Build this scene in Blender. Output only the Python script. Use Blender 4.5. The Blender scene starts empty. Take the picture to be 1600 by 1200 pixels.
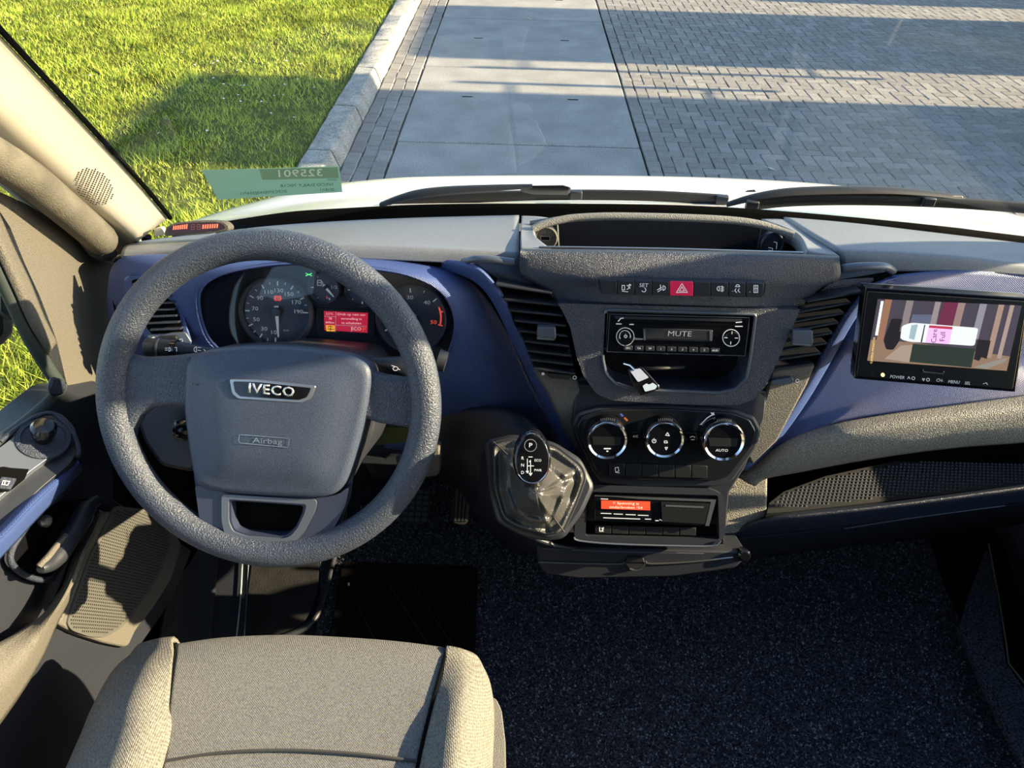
import bpy, bmesh, math, random
from mathutils import Vector, Matrix
from mathutils.geometry import tessellate_polygon
from mathutils.bvhtree import BVHTree
import numpy as np
random.seed(7)
C = bpy.context.scene.collection
# ------------------------------------------------------------------ camera
# Everything below is written in metres from the photographer's eye (x right, y ahead, z up);
# OFF lifts it so that the road lies at z = 0.
H = 2.185
OFF = Vector((0, 0, H))
FPX = 1140.0
PIT = math.radians(39.65)
ROL = math.radians(1.6)
Fv = Vector((0, math.cos(PIT), -math.sin(PIT)))
U0 = Vector((0, math.sin(PIT), math.cos(PIT)))
R0 = Vector((1, 0, 0))
Rv = R0*math.cos(ROL) + U0*math.sin(ROL)
Uv = U0*math.cos(ROL) - R0*math.sin(ROL)
cam = bpy.data.cameras.new('camera'); cam_o = bpy.data.objects.new('camera', cam); C.objects.link(cam_o)
M = Matrix((Rv, Uv, -Fv)).transposed().to_4x4(); M.translation = OFF
cam_o.matrix_world = M
cam.sensor_width = 36; cam.lens = 36*FPX/1600; cam.clip_start = 0.02; cam.clip_end = 300
bpy.context.scene.camera = cam_o
# ------------------------------------------------------------------ light
SUN_EL = math.radians(21.0)
SUN_AZ = math.radians(0.5)      # square to the passenger side
to_sun = Vector((math.cos(SUN_EL)*math.cos(SUN_AZ), -math.cos(SUN_EL)*math.sin(SUN_AZ), math.sin(SUN_EL)))
w = bpy.data.worlds.new('sky'); bpy.context.scene.world = w; w.use_nodes = True
nt = w.node_tree; nt.nodes.clear()
sk = nt.nodes.new('ShaderNodeTexSky'); sk.sky_type = 'NISHITA'; sk.sun_disc = False
sk.sun_elevation = SUN_EL; sk.sun_rotation = math.atan2(to_sun.x, to_sun.y)
sk.air_density = 1.0; sk.dust_density = 0.6; sk.ozone_density = 1.2
bgn = nt.nodes.new('ShaderNodeBackground'); bgn.inputs[1].default_value = 0.27
wo = nt.nodes.new('ShaderNodeOutputWorld')
nt.links.new(sk.outputs[0], bgn.inputs[0]); nt.links.new(bgn.outputs[0], wo.inputs[0])
sl = bpy.data.lights.new('sun', 'SUN'); sl.energy = 12.0; sl.angle = math.radians(0.6); sl.color = (1.0, 0.79, 0.51)
so = bpy.data.objects.new('sun', sl); C.objects.link(so)
so.rotation_euler = to_sun.to_track_quat('Z', 'Y').to_euler(); so.location = (12, -2, 8)
vs = bpy.context.scene.view_settings
bpy.context.scene.display_settings.display_device = 'sRGB'
vs.view_transform = 'Standard'; vs.look = 'None'; vs.exposure = 0.55; vs.gamma = 1.0; vs.use_curve_mapping = False
cy = bpy.context.scene.cycles
cy.max_bounces = 8; cy.transparent_max_bounces = 12; cy.sample_clamp_indirect = 6.0; cy.caustics_reflective = False; cy.caustics_refractive = False
try: cy.use_denoising = True
except Exception: pass
# ------------------------------------------------------------------ materials
MT = {}
def nd(nt, t, **k):
    n = nt.nodes.new(t)
    for a, b in k.items(): setattr(n, a, b)
    return n
def mat(name, col, rough=0.5, metal=0.0, bump=None, vary=None, spec=0.5, coat=0.0, weave=None, speck=None, emit=None, col2=None):
    """bump=(scale,strength,distance)  vary=(scale,amount)  weave=(scale,strength)  speck=(scale,amount)"""
    if name in MT: return MT[name]
    m = bpy.data.materials.new(name); m.use_nodes = True; nt = m.node_tree; L = nt.links
    b = nt.nodes['Principled BSDF']
    b.inputs['Base Color'].default_value = (*col, 1); b.inputs['Roughness'].default_value = rough
    b.inputs['Metallic'].default_value = metal; b.inputs['Specular IOR Level'].default_value = spec
    b.inputs['Coat Weight'].default_value = coat
    if emit:
        b.inputs['Emission Color'].default_value = (*emit[0], 1); b.inputs['Emission Strength'].default_value = emit[1]
    tc = nd(nt, 'ShaderNodeTexCoord'); src = None
    if vary or speck:
        s, a = vary or speck
        n = nd(nt, 'ShaderNodeTexNoise'); n.inputs['Scale'].default_value = s; n.inputs['Detail'].default_value = 5 if vary else 2
        L.new(tc.outputs['Object'], n.inputs['Vector'])
        r = nd(nt, 'ShaderNodeMapRange'); r.inputs[1].default_value = .3; r.inputs[2].default_value = .7
        L.new(n.outputs[0], r.inputs[0])
        mx = nd(nt, 'ShaderNodeMix', data_type='RGBA')
        lo = tuple(c*(1-a) for c in col); hi = col2 if col2 else tuple(min(1, c*(1+a)) for c in col)
        mx.inputs[6].default_value = (*lo, 1); mx.inputs[7].default_value = (*hi, 1)
        L.new(r.outputs[0], mx.inputs[0]); src = mx.outputs[2]
        if vary and speck:
            n2 = nd(nt, 'ShaderNodeTexNoise'); n2.inputs['Scale'].default_value = speck[0]; n2.inputs['Detail'].default_value = 1
            L.new(tc.outputs['Object'], n2.inputs['Vector'])
            r2 = nd(nt, 'ShaderNodeMapRange'); r2.inputs[1].default_value = .3; r2.inputs[2].default_value = .7
            r2.inputs[3].default_value = 1-speck[1]; r2.inputs[4].default_value = 1+speck[1]
            L.new(n2.outputs[0], r2.inputs[0])
            mm = nd(nt, 'ShaderNodeVectorMath', operation='SCALE'); L.new(src, mm.inputs[0]); L.new(r2.outputs[0], mm.inputs['Scale']); src = mm.outputs[0]
        L.new(src, b.inputs['Base Color'])
    hgt = None
    if weave:
        wv = []
        for ax in ('X', 'DIAGONAL'):
            q = nd(nt, 'ShaderNodeTexWave', wave_type='BANDS', bands_direction=ax); q.inputs['Scale'].default_value = weave[0]
            q.inputs['Distortion'].default_value = .3
            L.new(tc.outputs['Object'], q.inputs['Vector']); wv.append(q.outputs['Fac'])
        mu = nd(nt, 'ShaderNodeMath', operation='ADD'); L.new(wv[0], mu.inputs[0]); L.new(wv[1], mu.inputs[1])
        bp = nd(nt, 'ShaderNodeBump'); bp.inputs['Strength'].default_value = weave[1]; bp.inputs['Distance'].default_value = .0006
        L.new(mu.outputs[0], bp.inputs['Height']); L.new(bp.outputs[0], b.inputs['Normal']); hgt = bp
        # light caught by the rib crests is painted into the base colour
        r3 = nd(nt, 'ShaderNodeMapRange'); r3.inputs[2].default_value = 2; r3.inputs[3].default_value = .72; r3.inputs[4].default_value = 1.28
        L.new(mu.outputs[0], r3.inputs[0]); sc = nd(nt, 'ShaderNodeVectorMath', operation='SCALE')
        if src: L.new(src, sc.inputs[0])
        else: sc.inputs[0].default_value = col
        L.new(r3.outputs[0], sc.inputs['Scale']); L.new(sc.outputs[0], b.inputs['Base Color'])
    if bump:
        n = nd(nt, 'ShaderNodeTexNoise'); n.inputs['Scale'].default_value = bump[0]; n.inputs['Detail'].default_value = 2
        L.new(tc.outputs['Object'], n.inputs['Vector'])
        bp = nd(nt, 'ShaderNodeBump'); bp.inputs['Strength'].default_value = bump[1]; bp.inputs['Distance'].default_value = bump[2] if len(bump) > 2 else .0015
        L.new(n.outputs[0], bp.inputs['Height'])
        if hgt: L.new(hgt.outputs[0], bp.inputs['Normal'])
        L.new(bp.outputs[0], b.inputs['Normal'])
    MT[name] = m; return m
GR = (800, .8, .0022)
plast   = mat('grained_charcoal_plastic', (.031, .041, .066), .38, bump=GR, speck=(700, .35), spec=.7)
plastd  = mat('dark_plastic', (.026, .029, .038), .42, bump=(900, .3, .0008))
plastg  = mat('gloss_black_plastic', (.006, .006, .008), .12, coat=.4)
blackm  = mat('matt_black', (.004, .004, .004), .9, spec=.05)
padm    = mat('soft_grey_dash_top', (.225, .24, .265), .55, bump=(1100, .4, .0008), speck=(800, .2))
bluem   = mat('navy_textured_trim', (.060, .100, .275), .38, weave=(190, .5), bump=(900, .2, .0006))
greym   = mat('warm_grey_grained_plastic', (.150, .138, .115), .55, bump=GR, speck=(700, .3))
wheelm  = mat('pebbled_wheel_rubber', (.054, .066, .095), .38, bump=(520, .9, .0020), speck=(520, .4), spec=.65)
hubm    = mat('airbag_cover_plastic', (.056, .073, .115), .40, bump=(900, .5, .0011), speck=(700, .25))
silver  = mat('satin_silver', (.45, .47, .50), .3, metal=.9)
satin   = mat('satin_grey_paint', (.13, .15, .19), .36, metal=.35)
chrome  = mat('chrome', (.85, .85, .87), .08, metal=1.0)
white_p = mat('white_print', (.80, .82, .85), .5, emit=((.8, .85, .9), .12))
dim_p   = mat('dim_print', (.30, .31, .33), .5)
red_p   = mat('red_print', (.65, .06, .05), .5, emit=((.9, .1, .06), .5))
cream   = mat('cream_pillar_plastic', (.70, .66, .56), .55, bump=(900, .15, .0006), vary=(6, .06))
handm   = mat('worn_grey_foam', (.14, .128, .10), .7, bump=(600, .7, .0016), vary=(30, .28))
leather = mat('black_leather', (.065, .063, .060), .34, bump=(420, .6, .0015), spec=.7)
rubber  = mat('black_rubber', (.012, .013, .014), .6)
sealm   = mat('grey_green_door_seal', (.045, .060, .058), .5)
bodyw   = mat('white_body_paint', (.80, .80, .80), .22, coat=.6)
carpet  = mat('dark_speckled_carpet', (.034, .040, .058), .95, spec=.1, bump=(420, 1.0, .004), speck=(330, .9), col2=(.13, .145, .18))
matm    = mat('black_floor_mat_pile', (.006, .006, .007), .98, spec=.05, bump=(500, .6, .002))
fabric  = mat('grey_woven_seat_fabric', (.205, .195, .17), .9, spec=.15, weave=(160, .6), speck=(420, .35))
fabricn = mat('navy_grey_seat_fabric', (.19, .19, .185), .9, spec=.15, weave=(230, .5), speck=(420, .25))
threadm = mat('pale_blue_grey_thread', (.35, .42, .48), .7)
# glass: a thin clear pane with a faint fresnel reflection
def glassmat(name, tint=(1, 1, 1), refl=1.0):
    m = bpy.data.materials.new(name); m.use_nodes = True; nt = m.node_tree; nt.nodes.clear(); L = nt.links
    o = nd(nt, 'ShaderNodeOutputMaterial'); t = nd(nt, 'ShaderNodeBsdfTransparent'); t.inputs[0].default_value = (*tint, 1)
    g = nd(nt, 'ShaderNodeBsdfGlossy'); g.inputs['Roughness'].default_value = .02; g.inputs[0].default_value = (1, 1, 1, 1)
    fr = nd(nt, 'ShaderNodeFresnel'); fr.inputs[0].default_value = 1.45
    mx = nd(nt, 'ShaderNodeMixShader'); mu = nd(nt, 'ShaderNodeMath', operation='MULTIPLY'); mu.inputs[1].default_value = refl
    ge = nd(nt, 'ShaderNodeNewGeometry'); mi_ = nd(nt, 'ShaderNodeMix'); mi_.inputs[2].default_value = 1.45; mi_.inputs[3].default_value = 1/1.45
    L.new(ge.outputs['Backfacing'], mi_.inputs[0]); L.new(mi_.outputs[0], fr.inputs[0])
    L.new(fr.outputs[0], mu.inputs[0]); L.new(mu.outputs[0], mx.inputs[0]); L.new(t.outputs[0], mx.inputs[1]); L.new(g.outputs[0], mx.inputs[2]); L.new(mx.outputs[0], o.inputs[0])
    MT[name] = m; return m
glass = glassmat('clear_windscreen_glass', (.93, .97, .95), 1.2)
lensm = glassmat('clear_instrument_lens', (.97, .97, .97), .7)
mirrm = mat('mirror_silver', (.75, .8, .85), .03, metal=1)
# ------------------------------------------------------------------ geometry helpers
def ray(px, py): return Fv + Rv*((px-800)/FPX) + Uv*((600-py)/FPX)
class Pl:
    def __init__(s, p, n): s.p = Vector(p); s.n = Vector(n).normalized()
    def at(s, px, py):
        d = ray(px, py); return d*(s.p.dot(s.n)/d.dot(s.n))
    def up(s, h): return Pl(s.p + s.n*h, s.n)
def PY(y): return Pl((0, y, 0), (0, -1, 0))
def PZ(z): return Pl((0, 0, z), (0, 0, 1))
def PX(x): return Pl((x, 0, 0), (1, 0, 0))
def Yp(px, py, y): return PY(y).at(px, py)
def tilt(px, py, y, deg, yaw=0):
    """a face through the pixel at depth y whose normal looks back at the driver, deg above the horizontal"""
    t = math.radians(deg); a = math.radians(yaw)
    return Pl(Yp(px, py, y), (math.sin(a)*math.cos(t), -math.cos(t)*math.cos(a), math.sin(t)))
def thing(name, label, cat, loc, group=None, kind=None):
    o = bpy.data.objects.new(name, None); o.empty_display_size = .05; C.objects.link(o)
    o.location = Vector(loc) + OFF
    if label: o['label'] = label
    if cat: o['category'] = cat
    if group: o['group'] = group
    if kind: o['kind'] = kind
    return o
def tag(o, label=None, cat=None, group=None, kind=None):
    for k, v in (('label', label), ('category', cat), ('group', group), ('kind', kind)):
        if v: o[k] = v
    return o
WORLD = {}
def absloc(o):
    v = Vector(o.location)
    return v + WORLD.get(o.name, Vector()) 
def link(name, me, m, parent=None, smooth=40, bevel=0, seg=2, loc=None, solid=0):
    if loc is None:
        n = len(me.vertices); co = np.empty(n*3); me.vertices.foreach_get('co', co); co = co.reshape(-1, 3)
        c = (co.min(0)+co.max(0))/2; loc = Vector((c[0], c[1], co[:, 2].min()))
        co -= np.array(loc); me.vertices.foreach_set('co', co.ravel())
    if m and not me.materials: me.materials.append(m)
    if smooth:
        me.shade_smooth()
        if smooth < 180: me.set_sharp_from_angle(angle=math.radians(smooth))
    o = bpy.data.objects.new(name, me); C.objects.link(o)
    wl = Vector(loc) + OFF
    if parent is not None:
        o.parent = parent; o.location = wl - WORLD.get(parent.name, Vector(parent.location))
        if parent.parent is None: pass
    else: o.location = wl
    WORLD[o.name] = wl
    if solid:
        s = o.modifiers.new('thickness', 'SOLIDIFY'); s.thickness = solid; s.offset = -1
    if bevel:
        bv = o.modifiers.new('bevel', 'BEVEL'); bv.width = bevel; bv.segments = seg; bv.limit_method = 'ANGLE'; bv.angle_limit = math.radians(40)
    return o
def meshof(vs, fs, recalc=True):
    me = bpy.data.meshes.new('m'); me.from_pydata([tuple(v) for v in vs], [], fs)
    if recalc:
        bm = bmesh.new(); bm.from_mesh(me); bmesh.ops.recalc_face_normals(bm, faces=bm.faces); bm.to_mesh(me); bm.free()
    me.update(); return me
def crom(p, n=6, closed=False):
    """Catmull-Rom through the points"""
    out = []; N = len(p)
    p = [Vector(q) for q in p]
    for i in range(N if closed else N-1):
        if closed: a, b, c, d = p[i-1], p[i], p[(i+1) % N], p[(i+2) % N]
        else: a, b, c, d = p[max(i-1, 0)], p[i], p[i+1], p[min(i+2, N-1)]
        for k in range(n):
            t = k/n
            out.append(.5*((2*b) + (c-a)*t + (2*a-5*b+4*c-d)*t*t + (3*b-a-3*c+d)*t**3))
    if not closed: out.append(p[-1])
    return out
def on(pl, pts, smooth=0, closed=True):
    q = [pl.at(*a[:2]) for a in pts]
    return crom(q, smooth, closed) if smooth else q
def rnd(pts, r, n=4):
    """pixel polygon with rounded corners"""
    out = []; N = len(pts)
    for i in range(N):
        a, b, c = Vector(pts[i-1]), Vector(pts[i]), Vector(pts[(i+1) % N])
        la, lc = (a-b).length, (c-b).length; rr = min(r, la*.48, lc*.48)
        p0 = b+(a-b).normalized()*rr; p1 = b+(c-b).normalized()*rr
        for k in range(n+1):
            t = k/n; out.append(tuple((1-t)**2*p0 + 2*t*(1-t)*b + t*t*p1))
    return out
def slab_me(pts, n, thick, holes=()):
    n = Vector(n).normalized(); loops = [list(pts)] + [list(h) for h in holes]
    flat = [v for l in loops for v in l]; N = len(flat)
    vs = flat + [v - n*thick for v in flat]; fs = []
    if holes:
        for t in tessellate_polygon(loops): fs.append(tuple(t)); fs.append(tuple(i+N for i in reversed(t)))
    else:
        fs.append(tuple(range(N))); fs.append(tuple(reversed(range(N, 2*N))))
    o = 0
    for l in loops:
        k = len(l)
        for i in range(k):
            a, b = o+i, o+(i+1) % k; fs.append((a, b, b+N, a+N))
        o += k
    return meshof(vs, fs)
def slab(name, pl, px, thick, m, parent=None, bevel=0, smooth=0, holes=(), hs=0, seg=2, lift=0, sm=40):
    P = pl.up(lift) if lift else pl
    return link(name, slab_me(on(P, px, smooth), P.n, thick, [on(P, h, hs) for h in holes]), m, parent, bevel=bevel, seg=seg, smooth=sm)
def slab3(name, pts, n, thick, m, parent=None, bevel=0, holes=(), sm=40):
    return link(name, slab_me([Vector(p) for p in pts], n, thick, holes), m, parent, bevel=bevel, smooth=sm)
def resample(q, n, closed=False):
    q = list(q) + ([q[0]] if closed else []); L = [0]
    for i in range(1, len(q)): L.append(L[-1] + (q[i]-q[i-1]).length)
    out = []; tot = L[-1]; j = 0
    cnt = n if closed else n-1
    for k in range(n):
        s = tot*k/cnt
        while j < len(q)-2 and L[j+1] < s: j += 1
        d = L[j+1]-L[j]; out.append(q[j].lerp(q[j+1], (s-L[j])/d if d else 0))
    return out
def surf_me(rows, nu=6, nv=6, closed=False):
    """rows of 3-D control points -> smooth surface. rows may differ in length; they are resampled"""
    n = max(len(r) for r in rows); same = all(len(r) == n for r in rows)
    fine = [crom(r, nu, closed) for r in rows]
    if not same: fine = [resample(r, n*nu, closed) for r in fine]
    W = len(fine[0]); cols = [crom([r[i] for r in fine], nv) for i in range(W)]; Hh = len(cols[0])
    vs = [cols[i][j] for j in range(Hh) for i in range(W)]; fs = []
    for j in range(Hh-1):
        for i in range(W if closed else W-1):
            a = j*W+i; b = j*W+(i+1) % W; fs.append((a, b, b+W, a+W))
    me = bpy.data.meshes.new('m'); me.from_pydata([tuple(v) for v in vs], [], fs); me.update()
    # face the driver
    c = Vector(); s = 0
    for f in me.polygons: s += f.normal.dot(f.center)*f.area
    if s > 0: me.flip_normals()
    return me
def surf(name, rows, m, parent=None, nu=6, nv=6, closed=False, thick=.006, sm=60):
    rows = [list(r)+[(1860, r[-1][1]+(r[-1][1]-r[-2][1])*140/(1720-r[-2][0]), r[-1][2])] if not isinstance(r[-1], Vector) and r[-1][0] == 1720 else r for r in rows]
    R = [[Yp(*p) if not isinstance(p, Vector) else p for p in r] for r in rows]
    return link(name, surf_me(R, nu, nv, closed), m, parent, smooth=sm, solid=thick)
def tube_me(path, r, n=10, closed=False, cap=True, ell=None):
    """r: number or list; ell=(a,b,up) gives an oval section"""
    path = [Vector(p) for p in path]; N = len(path); vs = []; fs = []; up = Vector((0, 0, 1)); prev = None
    for i, p in enumerate(path):
        if closed: t = path[(i+1) % N]-path[i-1]
        else: t = path[min(i+1, N-1)]-path[max(i-1, 0)]
        t.normalize()
        if ell: s = t.cross(ell[2]).normalized()
        elif prev is None:
            s = t.cross(up)
            if s.length < .1: s = t.cross(Vector((1, 0, 0)))
            s.normalize()
        else: s = (prev - t*prev.dot(t)).normalized()
        prev = s; q = s.cross(t); rr = r[i] if isinstance(r, (list, tuple)) else r
        for k in range(n):
            a = 2*math.pi*k/n
            vs.append(p + s*math.cos(a)*rr*(ell[0] if ell else 1) + q*math.sin(a)*rr*(ell[1] if ell else 1))
    for i in range(N if closed else N-1):
        for k in range(n):
            a = i*n+k; b = i*n+(k+1) % n; c = ((i+1) % N)*n+(k+1) % n; d = ((i+1) % N)*n+k; fs.append((a, b, c, d))
    if not closed and cap: fs.append(tuple(reversed(range(n)))); fs.append(tuple(range((N-1)*n, N*n)))
    return meshof(vs, fs)
def tube(name, path, r, m, parent=None, n=10, closed=False, ell=None, bevel=0):
    return link(name, tube_me(path, r, n, closed, True, ell), m, parent, smooth=50, bevel=bevel)
def pxtube(name, pl, pts, r, m, parent=None, sm=4, n=8, lift=0):
    P = pl.up(lift) if lift else pl
    return tube(name, on(P, pts, sm, False) if sm else on(P, pts), r, m, parent, n)
def lathe_me(c, ax, prof, n=32, sq=1.0):
    """prof: (radius, height along ax)"""
    ax = Vector(ax).normalized(); s = ax.cross(Vector((0, .3, 1))).normalized(); q = ax.cross(s); vs = []; fs = []
    for r, h in prof:
        for k in range(n):
            a = 2*math.pi*k/n; vs.append(Vector(c)+ax*h + s*math.cos(a)*r*sq + q*math.sin(a)*r)
    for i in range(len(prof)-1):
        for k in range(n):
            a = i*n+k; b = i*n+(k+1) % n; fs.append((a, b, b+n, a+n))
    fs.append(tuple(range(n))); fs.append(tuple(range((len(prof)-1)*n, len(prof)*n)))
    return meshof(vs, fs)
def lathe(name, c, ax, prof, m, parent=None, n=32): return link(name, lathe_me(c, ax, prof, n), m, parent, smooth=35)
def pillow(name, pts, n, rings, m, parent=None, ctr=None):
    """rings (scale, height): a cushion-like cap over the outline"""
    n = Vector(n).normalized(); c = ctr or sum(pts, Vector())/len(pts); N = len(pts); vs = []; fs = []
    for s, h in rings:
        for p in pts: vs.append(c+(p-c)*s+n*h)
    for j in range(len(rings)-1):
        for i in range(N): a = j*N+i; b = j*N+(i+1) % N; fs.append((a, b, b+N, a+N))
    vs.append(c+n*rings[-1][1]); z = len(vs)-1; j = (len(rings)-1)*N
    for i in range(N): fs.append((j+i, j+(i+1) % N, z))
    fs.append(tuple(reversed(range(N))))
    return link(name, meshof(vs, fs), m, parent, smooth=50)
def join(mes):
    bm = bmesh.new()
    for me in mes: bm.from_mesh(me)
    o = bpy.data.meshes.new('m'); bm.to_mesh(o); bm.free(); return o
def box3(c, sx, sy, sz):
    c = Vector(c); v = [c+Vector((x*sx/2, y*sy/2, z*sz/2)) for x in (-1, 1) for y in (-1, 1) for z in (-1, 1)]
    return meshof(v, [(0, 1, 3, 2), (4, 6, 7, 5), (0, 4, 5, 1), (2, 3, 7, 6), (0, 2, 6, 4), (1, 5, 7, 3)])
def strokes(name, pl, lines, wpx, m, parent=None, lift=.0006):
    """print or raised marks drawn as narrow flat strips on a face"""
    P = pl.up(lift); vs = []; fs = []
    for ln in lines:
        a3 = [P.at(*q) for q in ln]
        k = (P.at(ln[0][0]+1, ln[0][1])-a3[0]).length*wpx/2
        for i in range(len(a3)-1):
            d = a3[i+1]-a3[i]
            if d.length < 1e-7: continue
            s = P.n.cross(d).normalized()*k; e = d.normalized()*k*.5; b = len(vs)
            vs += [a3[i]-s-e, a3[i+1]-s+e, a3[i+1]+s+e, a3[i]+s-e]; fs.append((b, b+1, b+2, b+3))
    me = bpy.data.meshes.new('m'); me.from_pydata([tuple(v) for v in vs], [], fs); me.update()
    return link(name, me, m, parent, smooth=0)
def circ(cx, cy, r, n=16, ry=None, a0=0, a1=360):
    full = (a1-a0) >= 360
    return [(cx+r*math.cos(math.radians(a0+(a1-a0)*k/(n))), cy+(ry or r)*math.sin(math.radians(a0+(a1-a0)*k/(n)))) for k in range(n+1)]
def textme(s, align='CENTER', off=0.0):
    cu = bpy.data.curves.new('t', 'FONT'); cu.body = s; cu.size = 1; cu.align_x = align; cu.align_y = 'CENTER'; cu.resolution_u = 2; cu.fill_mode = 'FRONT'; cu.offset = off; cu.space_character = 1.0+max(0, off)*6
    o = bpy.data.objects.new('t', cu); C.objects.link(o); dg = bpy.context.evaluated_depsgraph_get(); me = bpy.data.meshes.new_from_object(o.evaluated_get(dg))
    bpy.data.objects.remove(o); bpy.data.curves.remove(cu); return me
def text(name, s, pl, px, py, size, m, parent=None, ang=1.6, lift=.0006, align='CENTER', wide=1.0, mirror=False, tall=1.0, upang=None, bold=0, ext=0):
    """size: letter height in pixels; ang: slope of the line in the picture (degrees, clockwise)"""
    me = textme(s, align, bold); P = pl.up(lift); o = P.at(px, py); a = math.radians(ang)
    u = P.at(px+20*math.cos(a), py+20*math.sin(a))-o; k = u.length/20*size/.72; u.normalize()
    if upang is None: v = P.n.cross(u).normalized()
    else:
        b = math.radians(upang); v = (P.at(px-20*math.sin(b), py-20*math.cos(b))-o).normalized()
    if mirror: u = -u
    co = np.empty(len(me.vertices)*3); me.vertices.foreach_get('co', co); co = co.reshape(-1, 3)
    h_ = o+v*k*.72*tall; dz = o.dot(Fv); hz = h_.dot(Fv)
    seen = math.hypot(h_.dot(Rv)/hz-o.dot(Rv)/dz, h_.dot(Uv)/hz-o.dot(Uv)/dz)*FPX
    tall *= size*tall/max(seen, .1)
    w3 = np.array(o)[None]+co[:, :1]*np.array(u)*k*wide+co[:, 1:2]*np.array(v)*k*tall
    me.vertices.foreach_set('co', w3.ravel()); me.update()
    if len(me.polygons) and me.polygons[0].normal.dot(P.n) < 0: me.flip_normals()
    me.materials.clear()
    o2 = link(name, me, m, parent, smooth=0)
    if ext:
        sd = o2.modifiers.new('t', 'SOLIDIFY'); sd.thickness = ext; sd.offset = 1
    return o2
def quad(pl, x0, y0, x1, y1, ang=1.6, sh=0):
    """a rectangle of the picture leaning by ang; returns pixel corners"""
    t = math.tan(math.radians(ang)); w = x1-x0
    return [(x0, y0), (x1, y0+w*t), (x1-sh, y1+w*t), (x0-sh, y1)]
# ================================================================== OUTSIDE
GZ = -H
concr = mat('weathered_concrete', (.335, .322, .295), .9, spec=.2, vary=(3, .16), speck=(120, .3), bump=(150, .4, .003))
kerbc = mat('rough_kerb_concrete', (.34, .33, .30), .95, spec=.15, vary=(9, .25), speck=(90, .35), bump=(60, .7, .006))
jointm = mat('dark_sandy_joint', (.045, .045, .042), 1, spec=.05, vary=(20, .4))
pav = []
for i, k in enumerate((.88, 1.0, 1.12, .95)):
    pav.append(mat('grey_paver_%s' % 'abcd'[i], (.285*k, .268*k, .243*k), .88, spec=.2, speck=(140, .35), vary=(14, .12), bump=(160, .5, .003)))
soil = mat('grassy_soil', (.085, .10, .025), 1, spec=.05, vary=(5, .4), bump=(30, .6, .03))
def rockbox(sx, sy, sz, cham=.006, jit=.0, seed=0):
    """a stone with chamfered top edges; top at z=0"""
    rr = random.Random(seed); a, b = sx/2, sy/2; vs = []; fs = []
    for (x, y, z) in [(-a, -b, -sz), (a, -b, -sz), (a, b, -sz), (-a, b, -sz), (-a, -b, -cham), (a, -b, -cham), (a, b, -cham), (-a, b, -cham), (-a+cham, -b+cham, 0), (a-cham, -b+cham, 0), (a-cham, b-cham, 0), (-a+cham, b-cham, 0)]:
        vs.append(Vector((x+rr.uniform(-jit, jit), y+rr.uniform(-jit, jit), z)))
    for j in (0, 4):
        for i in range(4): fs.append((j+i, j+(i+1) % 4, j+4+(i+1) % 4, j+4+i))
    fs.append((8, 9, 10, 11)); return vs, fs
def onem(vs, fs):
    me = bpy.data.meshes.new('m'); me.from_pydata([tuple(v) for v in vs], [], fs); me.update(); return me
road = thing('paved_road', None, None, (1.5, 7, GZ), kind='structure')
link('road_bed', meshof([(-1.32, 1, GZ-.03), (16, 1, GZ-.03), (16, 26, GZ-.03), (-1.32, 26, GZ-.03), (-1.32, 1, GZ-.2), (16, 1, GZ-.2), (16, 26, GZ-.2), (-1.32, 26, GZ-.2)], [(0, 1, 2, 3), (7, 6, 5, 4), (0, 4, 5, 1), (1, 5, 6, 2), (2, 6, 7, 3), (3, 7, 4, 0)]), jointm, road, smooth=0)
def piece(name, me, x, y, z, rz, parent, m=None):
    o = bpy.data.objects.new(name, me); C.objects.link(o); o.parent = parent
    o.location = Vector((x, y, z))+OFF-Vector(parent.location); o.rotation_euler = (random.uniform(-.006, .006), random.uniform(-.006, .006), rz); return o
# concrete track slabs with steel lifting slots
jy = [-.1, 1.78, 3.67, 5.56, 7.49, 9.38, 11.27, 13.2, 15.1]
for i in range(len(jy)-1):
    ln = jy[i+1]-jy[i]-.024; vs, fs = rockbox(1.885, ln, .12, .008, .002, i)
    me = onem(vs, fs); me.materials.append(concr)
    o = piece('concrete_slab', me, 0, (jy[i]+jy[i+1])/2, GZ, 0, road); o.rotation_euler = (0, 0, random.uniform(-.002, .002)); WORLD[o.name] = Vector((0, (jy[i]+jy[i+1])/2, GZ))+OFF
    for sx in (-.47, .47):
        link('lifting_slot', onem([(sx-.04, (jy[i]+jy[i+1])/2-.012+dy+.1, GZ+.0012) if False else (sx+dx, (jy[i]+jy[i+1])/2+.1+dy, GZ+.0012) for dx, dy in [(-.045, -.012), (.045, -.012), (.05, .012), (-.05, .012)]], [(0, 1, 2, 3)]), blackm, o, smooth=0)
# gutter bricks between the kerb and the slabs (three rows laid lengthwise)
gb = []
for k in range(4):
    me = onem(*rockbox(.104, .199, .07, .007, .003, 50+k)); me.materials.append(pav[k]); gb.append(me)
for r in range(3):
    y = 3.9+(.1, .03, .15)[r]
    while y < 12:
        piece('gutter_brick', random.choice(gb), -1.226+r*.1085+random.uniform(-.004, .004), y, GZ+random.uniform(-.004, .003), random.uniform(-.02, .02), road); y += .203
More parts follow.
